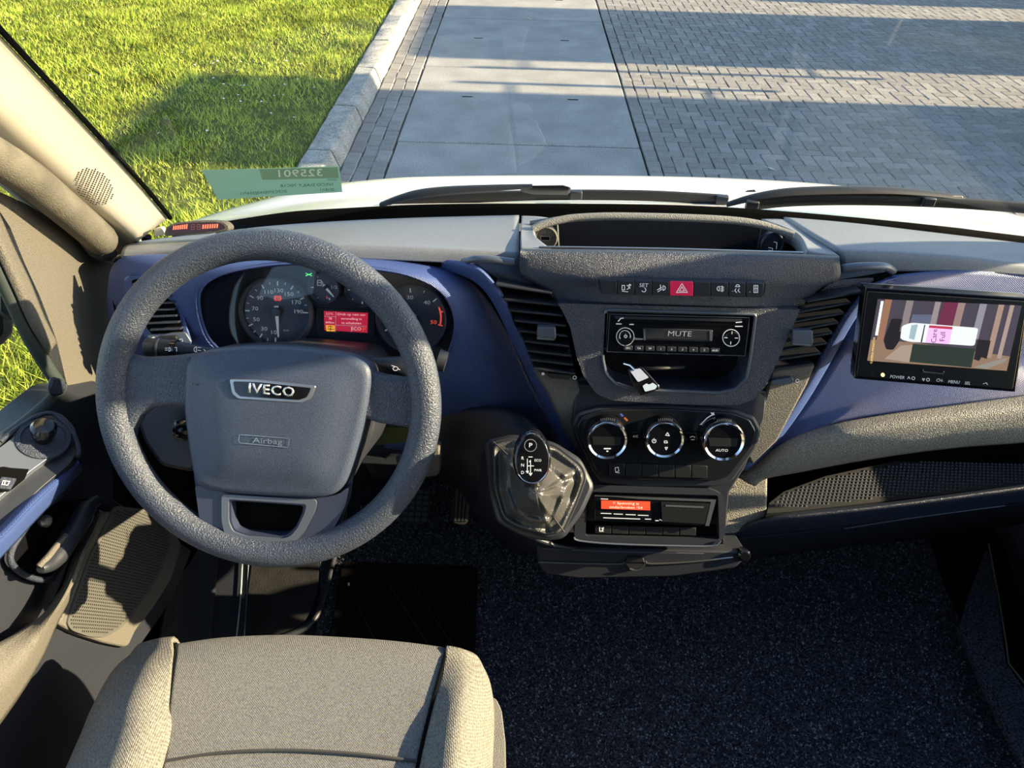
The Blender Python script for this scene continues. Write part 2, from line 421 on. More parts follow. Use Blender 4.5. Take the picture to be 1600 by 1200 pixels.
# kerb stones
y = 1.2; k = 0
while y < 14:
    ln = 1.0 if k % 2 else .92
    vs = []; prof = [(-.30, -.2), (-.30, .0), (-.045, .12), (.0, .0)]
    n = 7; P4 = [(-1.505, GZ-.2), (-1.505, GZ+.118), (-1.49, GZ+.13), (-1.345, GZ+.128), (-1.325, GZ+.112), (-1.285, GZ-.0), (-1.285, GZ-.2)]
    rr = random.Random(k); fs = []
    for j in range(n):
        yy = y+ln*j/(n-1)-(0 if j < n-1 else .014)
        for q, (X, Z) in enumerate(P4): vs.append(Vector((X+rr.uniform(-.006, .006)*(q > 0), yy, Z+rr.uniform(-.005, .005)*(1 <= q < 5))))
    m7 = len(P4)
    for j in range(n-1):
        for q in range(m7-1): a = j*m7+q; fs.append((a, a+1, a+m7+1, a+m7))
    fs.append(tuple(range(m7))); fs.append(tuple(range((n-1)*m7, n*m7)))
    link('kerb_stone', meshof(vs, fs), kerbc, road, smooth=35); y += ln; k += 1
# header course and herringbone pavers
pm = []
for k in range(4):
    me = onem(*rockbox(.0955, .1955, .07, .006, .002, 80+k)); me.materials.append(pav[k]); pm.append(me)
cand = []
y = 3.2
while y < 22: cand.append((1.008, y, 0)); y += .2
w_ = .1
for i in range(-140, 200):
    for j in range(-70, 90):
        bx = i*w_+2*w_*j; by = -i*w_+2*w_*j            # translations (1,-1) and (2,2)
        X0 = 1.062+bx; Y0 = 8.0+by
        for (cx, cyy, rz) in ((X0+.05, Y0+.1, 0), (X0+.2, Y0+.15, math.pi/2)):
            if cx-(.1 if rz else .05) > 1.050 and cx < 13 and 3.2 < cyy < 20: cand.append((cx, cyy, rz))
            elif cyy > 3.2 and cyy < 20 and rz and 1.056 < cx+.1 < 1.27: cand.append((cx+.05, cyy, 9))
def inview(cx, cy_, z=GZ):
    v = Vector((cx, cy_, z)); zc = v.dot(Fv)
    return zc > .1 and abs(v.dot(Rv)/zc*FPX) < 800 and 295 < v.dot(Uv)/zc*FPX < 610
vis = sorted([c for c in cand if inview(c[0], c[1])], key=lambda c: c[0]**2*.6+c[1]**2)
near = set(vis[:300]); hb = thing('herringbone_paving', None, None, (4, 7, GZ), kind='structure')
for c in vis[:300]:
    o = piece('paver', random.choice(pm), c[0], c[1], GZ+random.uniform(-.002, .002), 0 if c[2] == 9 else c[2], hb)
    if c[2] == 9: o.scale = (1, .49, 1)
vs = []; fs = []; mi = []
for c in cand:
    if c in near: continue
    if c[1] > 14 and c[0] > 9: continue
    v0, f0 = rockbox(.0955 if c[2] in (0,) else (.0955 if c[2] == 9 else .1955), .1955 if c[2] == 0 else .0955, .03, .006, .002, int(c[0]*100+c[1]*1000))
    b = len(vs); z = GZ+random.uniform(-.002, .002)
    vs += [(p.x+c[0], p.y+c[1], p.z+z) for p in v0]; fs += [tuple(b+i for i in f) for f in f0[4:]]; mi += [random.randrange(4)]*len(f0[4:])
me = onem(vs, fs)
for q in pav: me.materials.append(q)
me.polygons.foreach_set('material_index', mi)
tag(link('far_pavers', me, None, hb, smooth=0), kind='stuff')
# lawn
lx = np.linspace(-9, -1.5, 76); ly = np.linspace(-1, 14, 150); rs = np.random.RandomState(3)
def gh(x, y): return GZ+.085+.012*np.sin(x*2.1+y*1.3)+.010*np.sin(x*5.3-y*3.7)+.006*np.sin(x*11+y*9)
vs = [(x, y, float(gh(x, y))) for y in ly for x in lx]; W = len(lx)
fs = [(j*W+i, j*W+i+1, (j+1)*W+i+1, (j+1)*W+i) for j in range(len(ly)-1) for i in range(W-1)]
lawn = link('ground', onem(vs, fs), soil, None, smooth=180, solid=.1); tag(lawn, kind='structure')
gm = bpy.data.materials.new('grass_blade'); gm.use_nodes = True; nt = gm.node_tree; b = nt.nodes['Principled BSDF']; L = nt.links
geo = nd(nt, 'ShaderNodeNewGeometry'); cr = nd(nt, 'ShaderNodeValToRGB'); cr.color_ramp.elements[0].color = (.14, .24, .02, 1); cr.color_ramp.elements[1].color = (.76, .74, .15, 1)
e_ = cr.color_ramp.elements.new(.55); e_.color = (.44, .53, .07, 1)
L.new(geo.outputs['Random Per Island'], cr.inputs[0]); 
tc = nd(nt, 'ShaderNodeTexCoord'); nz = nd(nt, 'ShaderNodeTexNoise'); nz.inputs['Scale'].default_value = 2.2; nz.inputs['Detail'].default_value = 6; L.new(tc.outputs['Object'], nz.inputs['Vector'])
mr = nd(nt, 'ShaderNodeMapRange'); mr.inputs[1].default_value = .35; mr.inputs[2].default_value = .65; mr.inputs[3].default_value = .62; mr.inputs[4].default_value = 1.3; L.new(nz.outputs[0], mr.inputs[0])
sc = nd(nt, 'ShaderNodeVectorMath', operation='SCALE'); L.new(cr.outputs[0], sc.inputs[0]); L.new(mr.outputs[0], sc.inputs['Scale']); L.new(sc.outputs[0], b.inputs['Base Color'])
b.inputs['Roughness'].default_value = .6; b.inputs['Specular IOR Level'].default_value = .25
tr = nd(nt, 'ShaderNodeBsdfTranslucent'); L.new(sc.outputs[0], tr.inputs[0]); ms = nd(nt, 'ShaderNodeMixShader'); ms.inputs[0].default_value = .35
L.new(b.outputs[0], ms.inputs[1]); L.new(tr.outputs[0], ms.inputs[2]); L.new(ms.outputs[0], nt.nodes['Material Output'].inputs[0])
n = 210000
gx = rs.uniform(-8.2, -1.50, n); gy = 1.0+rs.uniform(0, 1, n)**1.25*12
keep = (gx > -3.2-.0*gy) | (gy > 1.2); gx, gy = gx[keep], gy[keep]; n = len(gx)
edge = rs.uniform(0, 1, n); gx = np.where(gx > -1.53, gx-.05, gx)
hgt = rs.uniform(.018, .045, n)*(1+.7*(np.sin(gx*4+gy*3)*np.sin(gy*5-gx*2) > .45)); hgt = hgt*np.where(gy < 4, 1.5, 1.0); an = rs.uniform(0, 6.283, n); wd = rs.uniform(.0022, .0045, n)*np.where(gy > 6, 1.5, 1); ln = rs.uniform(.2, 1.1, n)*hgt; a2 = rs.uniform(0, 6.283, n)
z = gh(gx, gy)
v = np.empty((n, 3, 3)); v[:, 0, 0] = gx-np.cos(an)*wd; v[:, 0, 1] = gy-np.sin(an)*wd; v[:, 0, 2] = z-.004; v[:, 1, 0] = gx+np.cos(an)*wd; v[:, 1, 1] = gy+np.sin(an)*wd; v[:, 1, 2] = z-.004
v[:, 2, 0] = gx+np.cos(a2)*ln; v[:, 2, 1] = gy+np.sin(a2)*ln; v[:, 2, 2] = z+hgt
me = bpy.data.meshes.new('grass'); me.vertices.add(n*3); me.vertices.foreach_set('co', v.ravel()); me.loops.add(n*3); me.loops.foreach_set('vertex_index', np.arange(n*3)); me.polygons.add(n); me.polygons.foreach_set('loop_start', np.arange(n)*3); me.polygons.foreach_set('loop_total', np.full(n, 3)); me.update(calc_edges=True)
tag(link('grass', me, gm, None, smooth=0), 'short bright green lawn grass beside the kerb', 'grass', kind='stuff')
# a few daisies and stray bits lying about
dm = mat('daisy_white', (.85, .85, .8), .7)
ds = []
for k in range(34):
    x, y = (random.uniform(-3.0, -1.7), random.uniform(5.2, 7.1)) if k < 22 else (random.uniform(-5, -1.7), random.uniform(4.5, 9))
    ds.append(lathe_me((x, y, float(gh(x, y))+.04), (random.uniform(-.3, .3), random.uniform(-.3, .3), 1), [(.009, 0), (.010, .003)], 7))
tag(link('daisies', join(ds), dm, None), 'small white daisies scattered in the shaded lawn', 'flowers', kind='stuff')
def fleck(px, py, ln, a, lab):
    P = PZ(GZ+.006); c = P.at(px, py); d = Vector((math.cos(a), math.sin(a), 0)); s = Vector((-d.y, d.x, 0))
    tag(link('leaf_twig', meshof([c-d*ln, c-d*ln*.3+s*.006, c+d*ln, c-d*ln*.2-s*.006, c+Vector((0, 0, .006))], [(0, 4, 1), (1, 4, 2), (2, 4, 3), (3, 4, 0)]), mat('pale_straw', (.7, .65, .5), .8), None, smooth=0), lab, 'twig')
fleck(827, 29, .065, 2.2, 'pale straw twig lying on the far concrete slab')
fleck(1204, 263, .055, 2.4, 'pale straw twig lying on the pavers near the right wiper')
# ------------------------------------------------------------------ parked vans to the right, outside the frame; they shade the road
def parked_van(x0, y0, y1, h, lab, paint, mirrors):
    t = thing('parked_van', lab, 'van', (x0+2.4, (y0+y1)/2, GZ), 'vans parked across the road')
    yc = (y0+y1)/2; wd = y1-y0
    prof = [(0, .35), (0, .95), (.12, 1.15), (.75, 1.35), (1.45, h-.25), (1.62, h-.05), (1.9, h), (5.2, h), (5.25, .35)]
    secs = [(-.5, .93), (-.47, 1), (.47, 1), (.5, .93)]; vs = []; fs = []; k = len(prof)
    # the vertical front: a high box-bodied van, its nose kept short
    for s, q in secs:
        for (x, z) in prof: vs.append(Vector((x0+2.6+(x-2.6)*q, yc+s*wd, GZ+.35+(z-.35)*(1-(1-q)*.4))))
    for i in range(3):
        for j in range(k): fs.append((i*k+j, i*k+(j+1) % k, (i+1)*k+(j+1) % k, (i+1)*k+j))
    fs.append(tuple(range(k))); fs.append(tuple(range(3*k, 4*k)))
    link('body', meshof(vs, fs), paint, t, smooth=30)
    link('windscreen', slab_me([Vector((x0+.80, yc-.42*wd, GZ+1.38)), Vector((x0+.80, yc+.42*wd, GZ+1.38)), Vector((x0+1.40, yc+.38*wd, GZ+h-.32)), Vector((x0+1.40, yc-.38*wd, GZ+h-.32))], (-.86, 0, .5), -.02), plastg, t)
    link('grille', slab_me([Vector((x0-.005, yc-.35*wd, GZ+.6)), Vector((x0-.005, yc+.35*wd, GZ+.6)), Vector((x0-.005, yc+.35*wd, GZ+.85)), Vector((x0-.005, yc-.35*wd, GZ+.85))], (-1, 0, 0), .02), blackm, t)
    for x in (.95, 4.2):
        for s in (-1, 1):
            wh = lathe('wheel', (x0+x, yc+s*(wd/2-.02), GZ+.36), (0, s, 0), [(.2, -.2), (.34, -.2), (.36, -.17), (.36, -.03), (.33, 0), (.2, .0), (.18, -.03)], rubber, t, 24)
    for (my, z0, z1, xo) in mirrors:
        e = y1 if my > y1 else y0
        link('door_mirror', join([box3((x0+xo, my, GZ+(z0+z1)/2), .06, .07, z1-z0), box3((x0+xo, (my+e)/2, GZ+z0+.25), .03, abs(my-e)+.06, .03), box3((x0+xo, (my+e)/2, GZ+z1-.2), .03, abs(my-e)+.06, .03)]), rubber, t, bevel=.01)
whitev = mat('parked_van_white', (.7, .7, .7), .3)
parked_van(4.75, 4.7, 6.69, 3.75, 'white van parked nose to the road, nearest of the parked row', whitev, [(6.98, 1.1, 2.25, .5)])
parked_van(6.5, 7.69, 9.92, 3.62, 'white van parked second in the row across the road', whitev, [(7.44, 1.25, 2.8, .3)])
parked_van(9.6, 10.62, 12.8, 3.2, 'white van parked third in the row across the road', whitev, [])
# ================================================================== CAB SHELL
XL, XR = -.64, 1.09          # inner faces of the two doors
FZ = -1.28
shell = mat('dark_headliner', (.10, .10, .105), .9, spec=.1)
link('floor', meshof([(XL-.06, -1.0, FZ), (XR+.06, -1.0, FZ), (XR+.06, 1.32, FZ), (XL-.06, 1.32, FZ), (XL-.06, -1.0, FZ-.08), (XR+.06, -1.0, FZ-.08), (XR+.06, 1.32, FZ-.08), (XL-.06, 1.32, FZ-.08)], [(0, 1, 2, 3), (7, 6, 5, 4), (0, 4, 5, 1), (1, 5, 6, 2), (2, 6, 7, 3), (3, 7, 4, 0)]), plastd, None, smooth=0)['kind'] = 'structure'
def wallbox(name, x0, x1, y0, y1, z0, z1, m):
    o = link(name, box3(((x0+x1)/2, (y0+y1)/2, (z0+z1)/2), x1-x0, y1-y0, z1-z0), m, None, smooth=0); o['kind'] = 'structure'; return o
wallbox('wall_front', XL+.05, XR-.05, 1.30, 1.34, FZ, -.72, plastd)
wallbox('wall_rear', XL-.05, XR+.05, -1.04, -1.0, FZ, .50, shell)
# ceiling: gently arched headlining
link('ceiling', surf_me([[Vector((x, y, z+.03*(1-((x-.225)/.87)**2))) for x in (XL+.10, -.2, .225, .65, XR-.10)] for y, z in ((-1.02, .44), (-.4, .50), (.1, .48), (.36, .43))], 4, 4), shell, None, smooth=180, solid=.03)['kind'] = 'structure'
# side walls behind the doors and the B pillars
for sx, nm in ((-1, 'left'), (1, 'right')):
    X = XL if sx < 0 else XR; Xo = X+.05*sx; Xi = X
    def wp(y, z, o=0): return Vector(((Xo if o else Xi) - sx*.13*max(0, (z+.55)/1.0), y, z))
    out = [(-1.02, FZ), (-.30, FZ), (-.30, .44), (-1.02, .44)]
    vs = [wp(y, z) for y, z in out]+[wp(y, z, 1) for y, z in out]
    link('wall_'+nm, meshof(vs, [(0, 1, 2, 3), (4, 5, 6, 7), (0, 1, 5, 4), (1, 2, 6, 5), (2, 3, 7, 6), (3, 0, 4, 7)]), shell, None, smooth=0)['kind'] = 'structure'
# ---- windscreen
gb_ = [(-.52, 1.0, -.525), (-.36, 1.075, -.545), (-.05, 1.125, -.556), (.225, 1.135, -.558), (.50, 1.125, -.556), (.81, 1.075, -.545), (.97, 1.0, -.525)]
gt_ = [(-.55, .335, .43), (-.40, .39, .445), (-.1, .43, .455), (.225, .44, .46), (.55, .43, .455), (.85, .39, .445), (1.0, .335, .43)]
mid = [Vector(a).lerp(Vector(b), .5)+Vector((0, .035*(1-abs(i-3)/3.3), .03*(1-abs(i-3)/3.3))) for i, (a, b) in enumerate(zip(gb_, gt_))]
gl_me = surf_me([[Vector(p) for p in gb_], mid, [Vector(p) for p in gt_]], 8, 10)
win = link('window_1', gl_me, glass, None, smooth=180); win['kind'] = 'structure'
gbm = bmesh.new(); gbm.from_mesh(gl_me)
for v in gbm.verts: v.co += WORLD[win.name]-OFF
GB = BVHTree.FromBMesh(gbm)
def onglass(px, py, inward=0.0):
    d = ray(px, py).normalized(); h = GB.ray_cast(Vector(), d)
    if h[0] is None: return Yp(px, py, .95)
    n = h[1] if h[1].dot(d) < 0 else -h[1]
    return h[0]+n*inward
# blackened lower edge of the glass
up_ = [(345, 347), (400, 338), (460, 330), (540, 325), (640, 320), (760, 318), (880, 318), (1000, 319), (1100, 322), (1200, 328), (1320, 338), (1450, 351), (1560, 364), (1640, 374)]
lo_ = [(335, 366), (400, 362), (460, 357), (540, 353), (640, 350), (760, 349), (880, 349), (1000, 350), (1100, 352), (1200, 357), (1320, 366), (1450, 378), (1560, 390), (1640, 398)]
fr_ = link('frit_band', surf_me([[Yp(*p, 1.10) for p in up_], [Yp(*p, 1.085) for p in lo_]], 4, 3), blackm, None, smooth=180, solid=.002)
WORLD[fr_.name] = WORLD[fr_.name]; fr_.name = 'windscreen_lower_edge'
tag(fr_, kind='structure')
# header and right A pillar (outside the picture, they shape the light)
link('trim_2', tube_me([(-.57, .345, .44), (-.40, .40, .455), (.225, .455, .475), (.85, .40, .455), (1.02, .345, .44)], .035, 8), shell, None)['kind'] = 'structure'
link('trim_3', tube_me([(1.02, 1.07, -.56), (1.045, .86, -.27), (1.035, .36, .42)], [.045, .035, .035], 8, ell=(1, .8, Vector((1, 0, 0)))), cream, None)['kind'] = 'structure'
# right door: its sill, post and frame (outside the picture) with the pane the sun comes through
d2 = thing('door_2', None, None, (XR, .3, FZ), kind='structure')
link('panel', meshof([(XR, -.3, FZ), (XR, 1.25, FZ), (XR, 1.15, -.72), (XR, .75, -.71), (XR, -.3, -.62), (XR+.06, -.3, FZ), (XR+.06, 1.25, FZ), (XR+.06, 1.15, -.72), (XR+.06, .75, -.71), (XR+.06, -.3, -.62)], [(0, 1, 2, 3, 4), (9, 8, 7, 6, 5), (0, 5, 6, 1), (1, 6, 7, 2), (2, 7, 8, 3), (3, 8, 9, 4), (4, 9, 5, 0)]), plast, d2)
link('window_frame', tube_me([(XR+.02, 1.08, -.72), (XR-.01, .89, -.28), (XR-.10, .38, .40), (XR-.11, -.28, .42), (XR-.02, -.28, -.6)], .03, 8), rubber, d2)
link('pane', meshof([(XR+.03, 1.05, -.70), (XR+.0, .87, -.26), (XR-.10, .36, .40), (XR-.11, -.28, .42), (XR+.03, -.28, -.6)], [(0, 1, 2, 3, 4)]), glass, d2, smooth=0)
# ---- bonnet and wipers
bon = thing('bonnet', 'white van bonnet sloping away below the windscreen', 'bonnet', (.2, 1.5, -.95))
bb = [(300, 362), (352, 345), (430, 322), (490, 307), (560, 297), (650, 290), (800, 287.5), (1000, 288.5), (1150, 293), (1300, 303), (1440, 322), (1560, 345), (1700, 380)]
bm_ = [(290, 372), (352, 353), (430, 337), (490, 325), (560, 316), (650, 311), (800, 309), (1000, 309), (1150, 312), (1300, 321), (1440, 338), (1560, 358), (1700, 392)]
bl_ = [(280, 385), (352, 366), (430, 355), (490, 347), (560, 342), (650, 338), (800, 337), (1000, 338), (1150, 341), (1300, 350), (1440, 363), (1560, 378), (1700, 405)]
link('bonnet_panel', surf_me([[Yp(p[0], p[1]+90, 1.72)+Vector((0, .04, -.06)) for p in bb], [Yp(*p, 1.52) for p in bb], [Yp(*p, 1.32) for p in bm_], [Yp(*p, 1.18) for p in bl_]], 5, 6), bodyw, bon, smooth=180, solid=.01)
# scuttle grille strip under the wipers
link('scuttle_strip', surf_me([[Yp(600, 316, 1.27), Yp(800, 307, 1.29), Yp(980, 306, 1.29), Yp(1140, 313, 1.27)], [Yp(590, 324, 1.24), Yp(800, 316, 1.25), Yp(980, 316, 1.25), Yp(1140, 322, 1.24)]], 6, 3), greym, bon, smooth=180, solid=.004)
def wiper(lab, arm, blade, hub, ya, yb):
    t = thing('windscreen_wiper', lab, 'wiper', Yp(*arm[0], ya), 'wipers lying at the foot of the windscreen')
    tube('arm', crom([Yp(*p, ya-.015) for p in arm], 6), [.0045+.0045*math.sin(math.pi*i/((len(arm)-1)*6)) for i in range((len(arm)-1)*6+1)], rubber, t, 8, ell=(1.5, .7, Vector((0, 0, 1))))
    tube('blade', crom([Yp(*p, yb) for p in blade], 5), .0065, rubber, t, 6, ell=(1, 1.6, Vector((0, 0, 1))))
    link('coupling', slab_me([Yp(*p, ya-.02) for p in hub], (0, -.6, .8), .018), plastd, t, bevel=.003)
    for k in (0, len(blade)//2, -1):
        q = Yp(*blade[k], yb-.006); link('blade_clip', box3(q, .022, .012, .016), plastd, t, bevel=.002)
    return t
wiper('dark wiper lying across the left half of the windscreen foot', [(594, 320), (625, 310), (660, 302), (720, 296), (832, 291)], [(604, 323), (700, 311), (800, 306), (900, 304.5), (1020, 306), (1128, 312)], [(812, 289), (880, 288), (894, 292), (888, 298), (835, 297), (818, 294)], 1.22, 1.24)
wiper('dark wiper lying across the right half of the windscreen foot', [(1135, 320), (1180, 308), (1240, 300), (1340, 297.5), (1420, 300), (1505, 309)], [(1175, 320), (1240, 314), (1340, 312), (1450, 315), (1540, 320), (1640, 328)], [(1440, 303), (1505, 305), (1508, 311), (1490, 318), (1450, 313)], 1.22, 1.20)
link('washer_jet', slab_me([Yp(*p, 1.26) for p in [(1166, 300), (1170, 297), (1180, 296), (1182, 300)]], (0, -1, .5), .012), plastd, bon, bevel=.001)
# ---- door mirror outside, far left
mr_ = thing('door_mirror', 'dark outside mirror edge with pale glass beyond the side window', 'mirror', Yp(0, 520, .80))
slab('housing', PX(-.86), [(-60, 440), (-20, 428), (6, 440), (18, 470), (26, 500), (24, 525), (8, 540), (-60, 545)], .05, rubber, mr_, bevel=.01)
slab('mirror_glass', PX(-.805), rnd([(-70, 452), (2, 460), (6, 520), (-2, 530), (-70, 530)], 6), .004, mirrm, mr_)
tube('bracket', [PX(-.84).at(0, 455), PX(-.76).at(20, 470), PX(-.70).at(38, 475)], .03, rubber, mr_, 8)
# ---- A pillar trim, left
pt = [[(-.55, .335, .43), (-.54, .60, .07), (-.532, .80, -.225), (-.525, .93, -.42), (-.52, .985, -.515)]]
g0 = [Vector(p) for p in pt[0]]
rowB = [p+Vector((-.035, -.035, -.02)) for p in g0]
rowC = [PX(-.60).at(*q) for q in [(-150, 60), (-80, 145), (20, 245), (120, 330), (215, 392)]]
rowD = [PX(-.635).at(*q) for q in [(-220, 120), (-120, 200), (-20, 275), (70, 345), (165, 412)]]
apil = link('trim_1', surf_me([g0, rowB, rowC, rowD], 5, 5), cream, None, smooth=180, solid=.01); apil['kind'] = 'structure'
apil.name = 'trim_1'
# black edge of the glass beside the pillar
link('glass_edge_seal', tube_me(crom([p+Vector((.004, .002, 0)) for p in g0], 5), .0035, 6), blackm, apil)
# small tweeter grille moulded into the pillar
abm = bmesh.new(); abm.from_mesh(apil.data); 
for v in abm.verts: v.co += WORLD[apil.name]-OFF if apil.name in WORLD else Vector()
AB = BVHTree.FromBMesh(abm); vs = []; fs = []
dc = (147, 291)
for i in range(-8, 9):
    for j in range(-8, 9):
        px = dc[0]+i*3.6+j*1.3; py = dc[1]+i*2.9-j*3.0+(i % 2)*1.2
        u, v_ = (px-dc[0]), (py-dc[1])
        a_ = (u*.75+v_*.66)/33; b_ = (u*.66-v_*.75)/25
        if a_*a_+b_*b_ > 1: continue
        h = AB.ray_cast(Vector(), ray(px, py).normalized())
        if h[0] is None: continue
        n_ = h[1] if h[1].dot(ray(px, py)) < 0 else -h[1]; s = n_.cross(Vector((0, 0, 1))).normalized(); q = n_.cross(s); b = len(vs); c = h[0]+n_*.0006
        for k in range(6): vs.append(c+(s*math.cos(k*1.047)+q*math.sin(k*1.047))*.00115)
        fs.append(tuple(range(b, b+6)))
if vs: tag(link('speaker_holes', onem(vs, fs), blackm, apil, smooth=0), kind='stuff')
# ---- grab handle on the pillar
gh_ = thing('grab_handle', 'thick worn grey grab handle along the cream pillar', 'handle', PX(-.58).at(165, 370))
hp = [PX(-.585).at(*q) for q in [(-90, 190), (-30, 232), (40, 275), (95, 320), (140, 358), (168, 384)]]
tube('grip', crom(hp, 6), [.0225]*28+[.021, .017, .010], handm, gh_, 16)
tube('foot', [PX(-.60).at(128, 372), PX(-.60).at(150, 388), PX(-.595).at(168, 396), PX(-.59).at(178, 394)], [.006, .014, .014, .008], satin, gh_, 12)
slab('corner_filler', PY(1.01), [(120, 365), (205, 368), (232, 372), (240, 430), (130, 440)], .01, blackm, apil)
# ---- parking sensor display
pd = thing('parking_display', 'small oval red parking sensor display on the dash corner', 'display', Yp(305, 368, .93))
ppl = tilt(305, 358, .93, 25, 0)
slab('housing', ppl, rnd([(255, 369), (259, 355), (272, 348), (300, 345), (330, 344), (350, 346), (358, 353), (358, 360), (330, 365), (290, 368)], 6), .02, greym, pd, bevel=.003)
slab('screen', ppl, rnd([(262, 365), (265, 355), (276, 350), (302, 348), (332, 347), (347, 349), (352, 355), (350, 358), (325, 361), (290, 364)], 5), .003, mat('dark_red_lens', (.05, .008, .006), .15), pd, lift=.0015)
sp_ = mat('lit_red_segments', (.5, .10, .06), .5, emit=((1, .22, .10), .8))
bars = [[(271+i*3.4, 358.5-i*.25), (271.8+i*3.4, 353.6-i*.45)] for i in range(7)]+[[(317+i*3.7, 357-i*.25), (317.6+i*3.7, 351.5-i*.2)] for i in range(7)]
strokes('segments', ppl, bars, 2.3, sp_, pd, lift=.0022)
dg_ = []
for x in (299, 308):
    dg_ += [[(x, 351), (x+5, 350.7)], [(x, 354.8), (x+5, 354.5)], [(x, 358.6), (x+5, 358.2)], [(x, 351), (x, 358.6)], [(x+5, 350.7), (x+5, 358.2)]]
strokes('digits', ppl, dg_, .8, mat('faint_red_digits', (.35, .12, .10), .5), pd, lift=.0022)
tag(slab('white_clip', tilt(248, 362, .95, 15), rnd([(241, 370), (241, 357), (253, 355), (256, 367)], 3), .01, cream, None, bevel=.001), 'small pale clip beside the parking sensor display', 'clip')
# ---- sticker on the windscreen (its print faces outward, so it reads reversed from inside)
st = thing('windscreen_sticker', 'pale green stock label stuck to the windscreen, print reversed', 'sticker', onglass(430, 312))
cs = [onglass(*p, .003) for p in [(315, 266), (530, 260), (535, 300), (341, 312)]]
sn = (cs[1]-cs[0]).cross(cs[3]-cs[0]).normalized()
if sn.dot(cs[0]) > 0: sn = -sn
sc_ = sum(cs, Vector())/4; SP = Pl(sc_, sn)
sbm = bpy.data.materials.new('translucent_green_paper'); sbm.use_nodes = True; _n = sbm.node_tree; _b = _n.nodes['Principled BSDF']; _b.inputs['Base Color'].default_value = (.46, .60, .48, 1); _b.inputs['Roughness'].default_value = .8
_t = _n.nodes.new('ShaderNodeBsdfTranslucent'); _t.inputs[0].default_value = (.62, .80, .64, 1); _m = _n.nodes.new('ShaderNodeMixShader'); _m.inputs[0].default_value = .6
_n.links.new(_b.outputs[0], _m.inputs[1]); _n.links.new(_t.outputs[0], _m.inputs[2]); _n.links.new(_m.outputs[0], _n.nodes['Material Output'].inputs[0])
slab('paper', SP, [(315, 266), (530, 260), (535, 300), (341, 312)], .0004, sbm, st)
dgr = mat('printed_green', (.24, .42, .26), .8); prt = mat('printed_green_grey', (.08, .15, .11), .8); whp = mat('pale_green_print', (.75, .88, .77), .8)
slab('header_band', SP, [(405, 264.5), (527, 261.5), (529.5, 278), (410, 281)], .0002, dgr, st, lift=.0006)
text('header_text', '325901', SP, 468, 271, 11.5, whp, st, ang=-1.6, lift=.0012, bold=.008, mirror=True, wide=1.5)
text('print_line', 'GVO', SP, 519, 281, 3.6, prt, st, ang=-1.6, lift=.0008, mirror=True, wide=1.4)
text('print_line', 'IVECO DAILY 70C18', SP, 480, 289.5, 4.6, prt, st, ang=-1.6, lift=.0008, mirror=True, wide=1.45)
text('print_line', '2018/11', SP, 511, 296.5, 4.0, prt, st, ang=-1.6, lift=.0008, mirror=True, wide=1.3)
text('print_line', 'ZCFC370DX0J254711', SP, 412, 301, 4.3, prt, st, ang=-3.2, lift=.0008, mirror=True, wide=1.35)
# ================================================================== DASHBOARD
CF = tilt(1060, 527, .803, 16)
HP = Pl(CF.at(1038, 640), (0, -math.cos(math.radians(24)), math.sin(math.radians(24))))
TP = Pl(HP.at(1020, 765), (0, -math.cos(math.radians(30)), math.sin(math.radians(30))))
dash = thing('dashboard', 'wide charcoal and navy van dashboard below the windscreen', 'dashboard', (.225, 1.0, -1.0))
# dark sheet added behind the visible mouldings to block light leaks
link('light_block_sheet', surf_me([[Vector((x, y, z)) for x in (-.56, .225, 1.0)] for y, z in ((1.09, -.575), (1.02, -.60), (.965, -.64), (.95, -.72), (.94, -.84), (.96, -.93), (1.10, -.98), (1.29, -.98))], 2, 2), blackm, dash, solid=.004)
# soft top, left part with corner piece
surf('top_pad', [[(345, 364, 1.05), (400, 355, 1.06), (500, 347, 1.07), (620, 341, 1.07), (720, 338, 1.07), (811, 336, 1.07)], [(335, 377, .94), (400, 370, .95), (500, 365, .95), (620, 362, .95), (720, 362, .95), (811, 363, .95)], [(322, 388, .888), (400, 379, .888), (500, 378, .888), (620, 381, .888), (720, 385, .888), (811, 389, .888)], [(320, 392, .874), (400, 386, .874), (500, 386, .874), (620, 389, .874), (720, 393, .874), (811, 398, .874)], [(318, 404, .870), (400, 402, .868), (500, 402, .866), (600, 406, .866), (720, 412, .866), (811, 420, .866)]], padm, dash)
surf('pad_corner', [[(198, 380, .95), (262, 371, .985), (338, 363, 1.02)], [(191, 390, .90), (250, 386, .90), (317, 383, .895)], [(188, 400, .885), (250, 399, .882), (315, 399, .878)]], padm, dash)
strokes('pad_seam', PY(.80), [[(0, 0), (1, 0)]], 1, blackm, dash) if False else None
surf('top_pad', [[(1225, 339, 1.07), (1330, 348, 1.07), (1450, 362, 1.06), (1600, 380, 1.05), (1720, 396, 1.03)], [(1262, 362, .96), (1360, 368, .96), (1470, 380, .95), (1600, 394, .94), (1720, 406, .93)], [(1300, 385, .895), (1400, 389, .893), (1500, 396, .892), (1600, 408, .890), (1720, 420, .888)], [(1312, 398, .880), (1400, 400, .878), (1500, 404, .876), (1600, 414, .876), (1720, 426, .876)], [(1316, 424, .874), (1400, 424, .872), (1500, 424, .87), (1600, 430, .87), (1720, 440, .87)]], padm, dash)
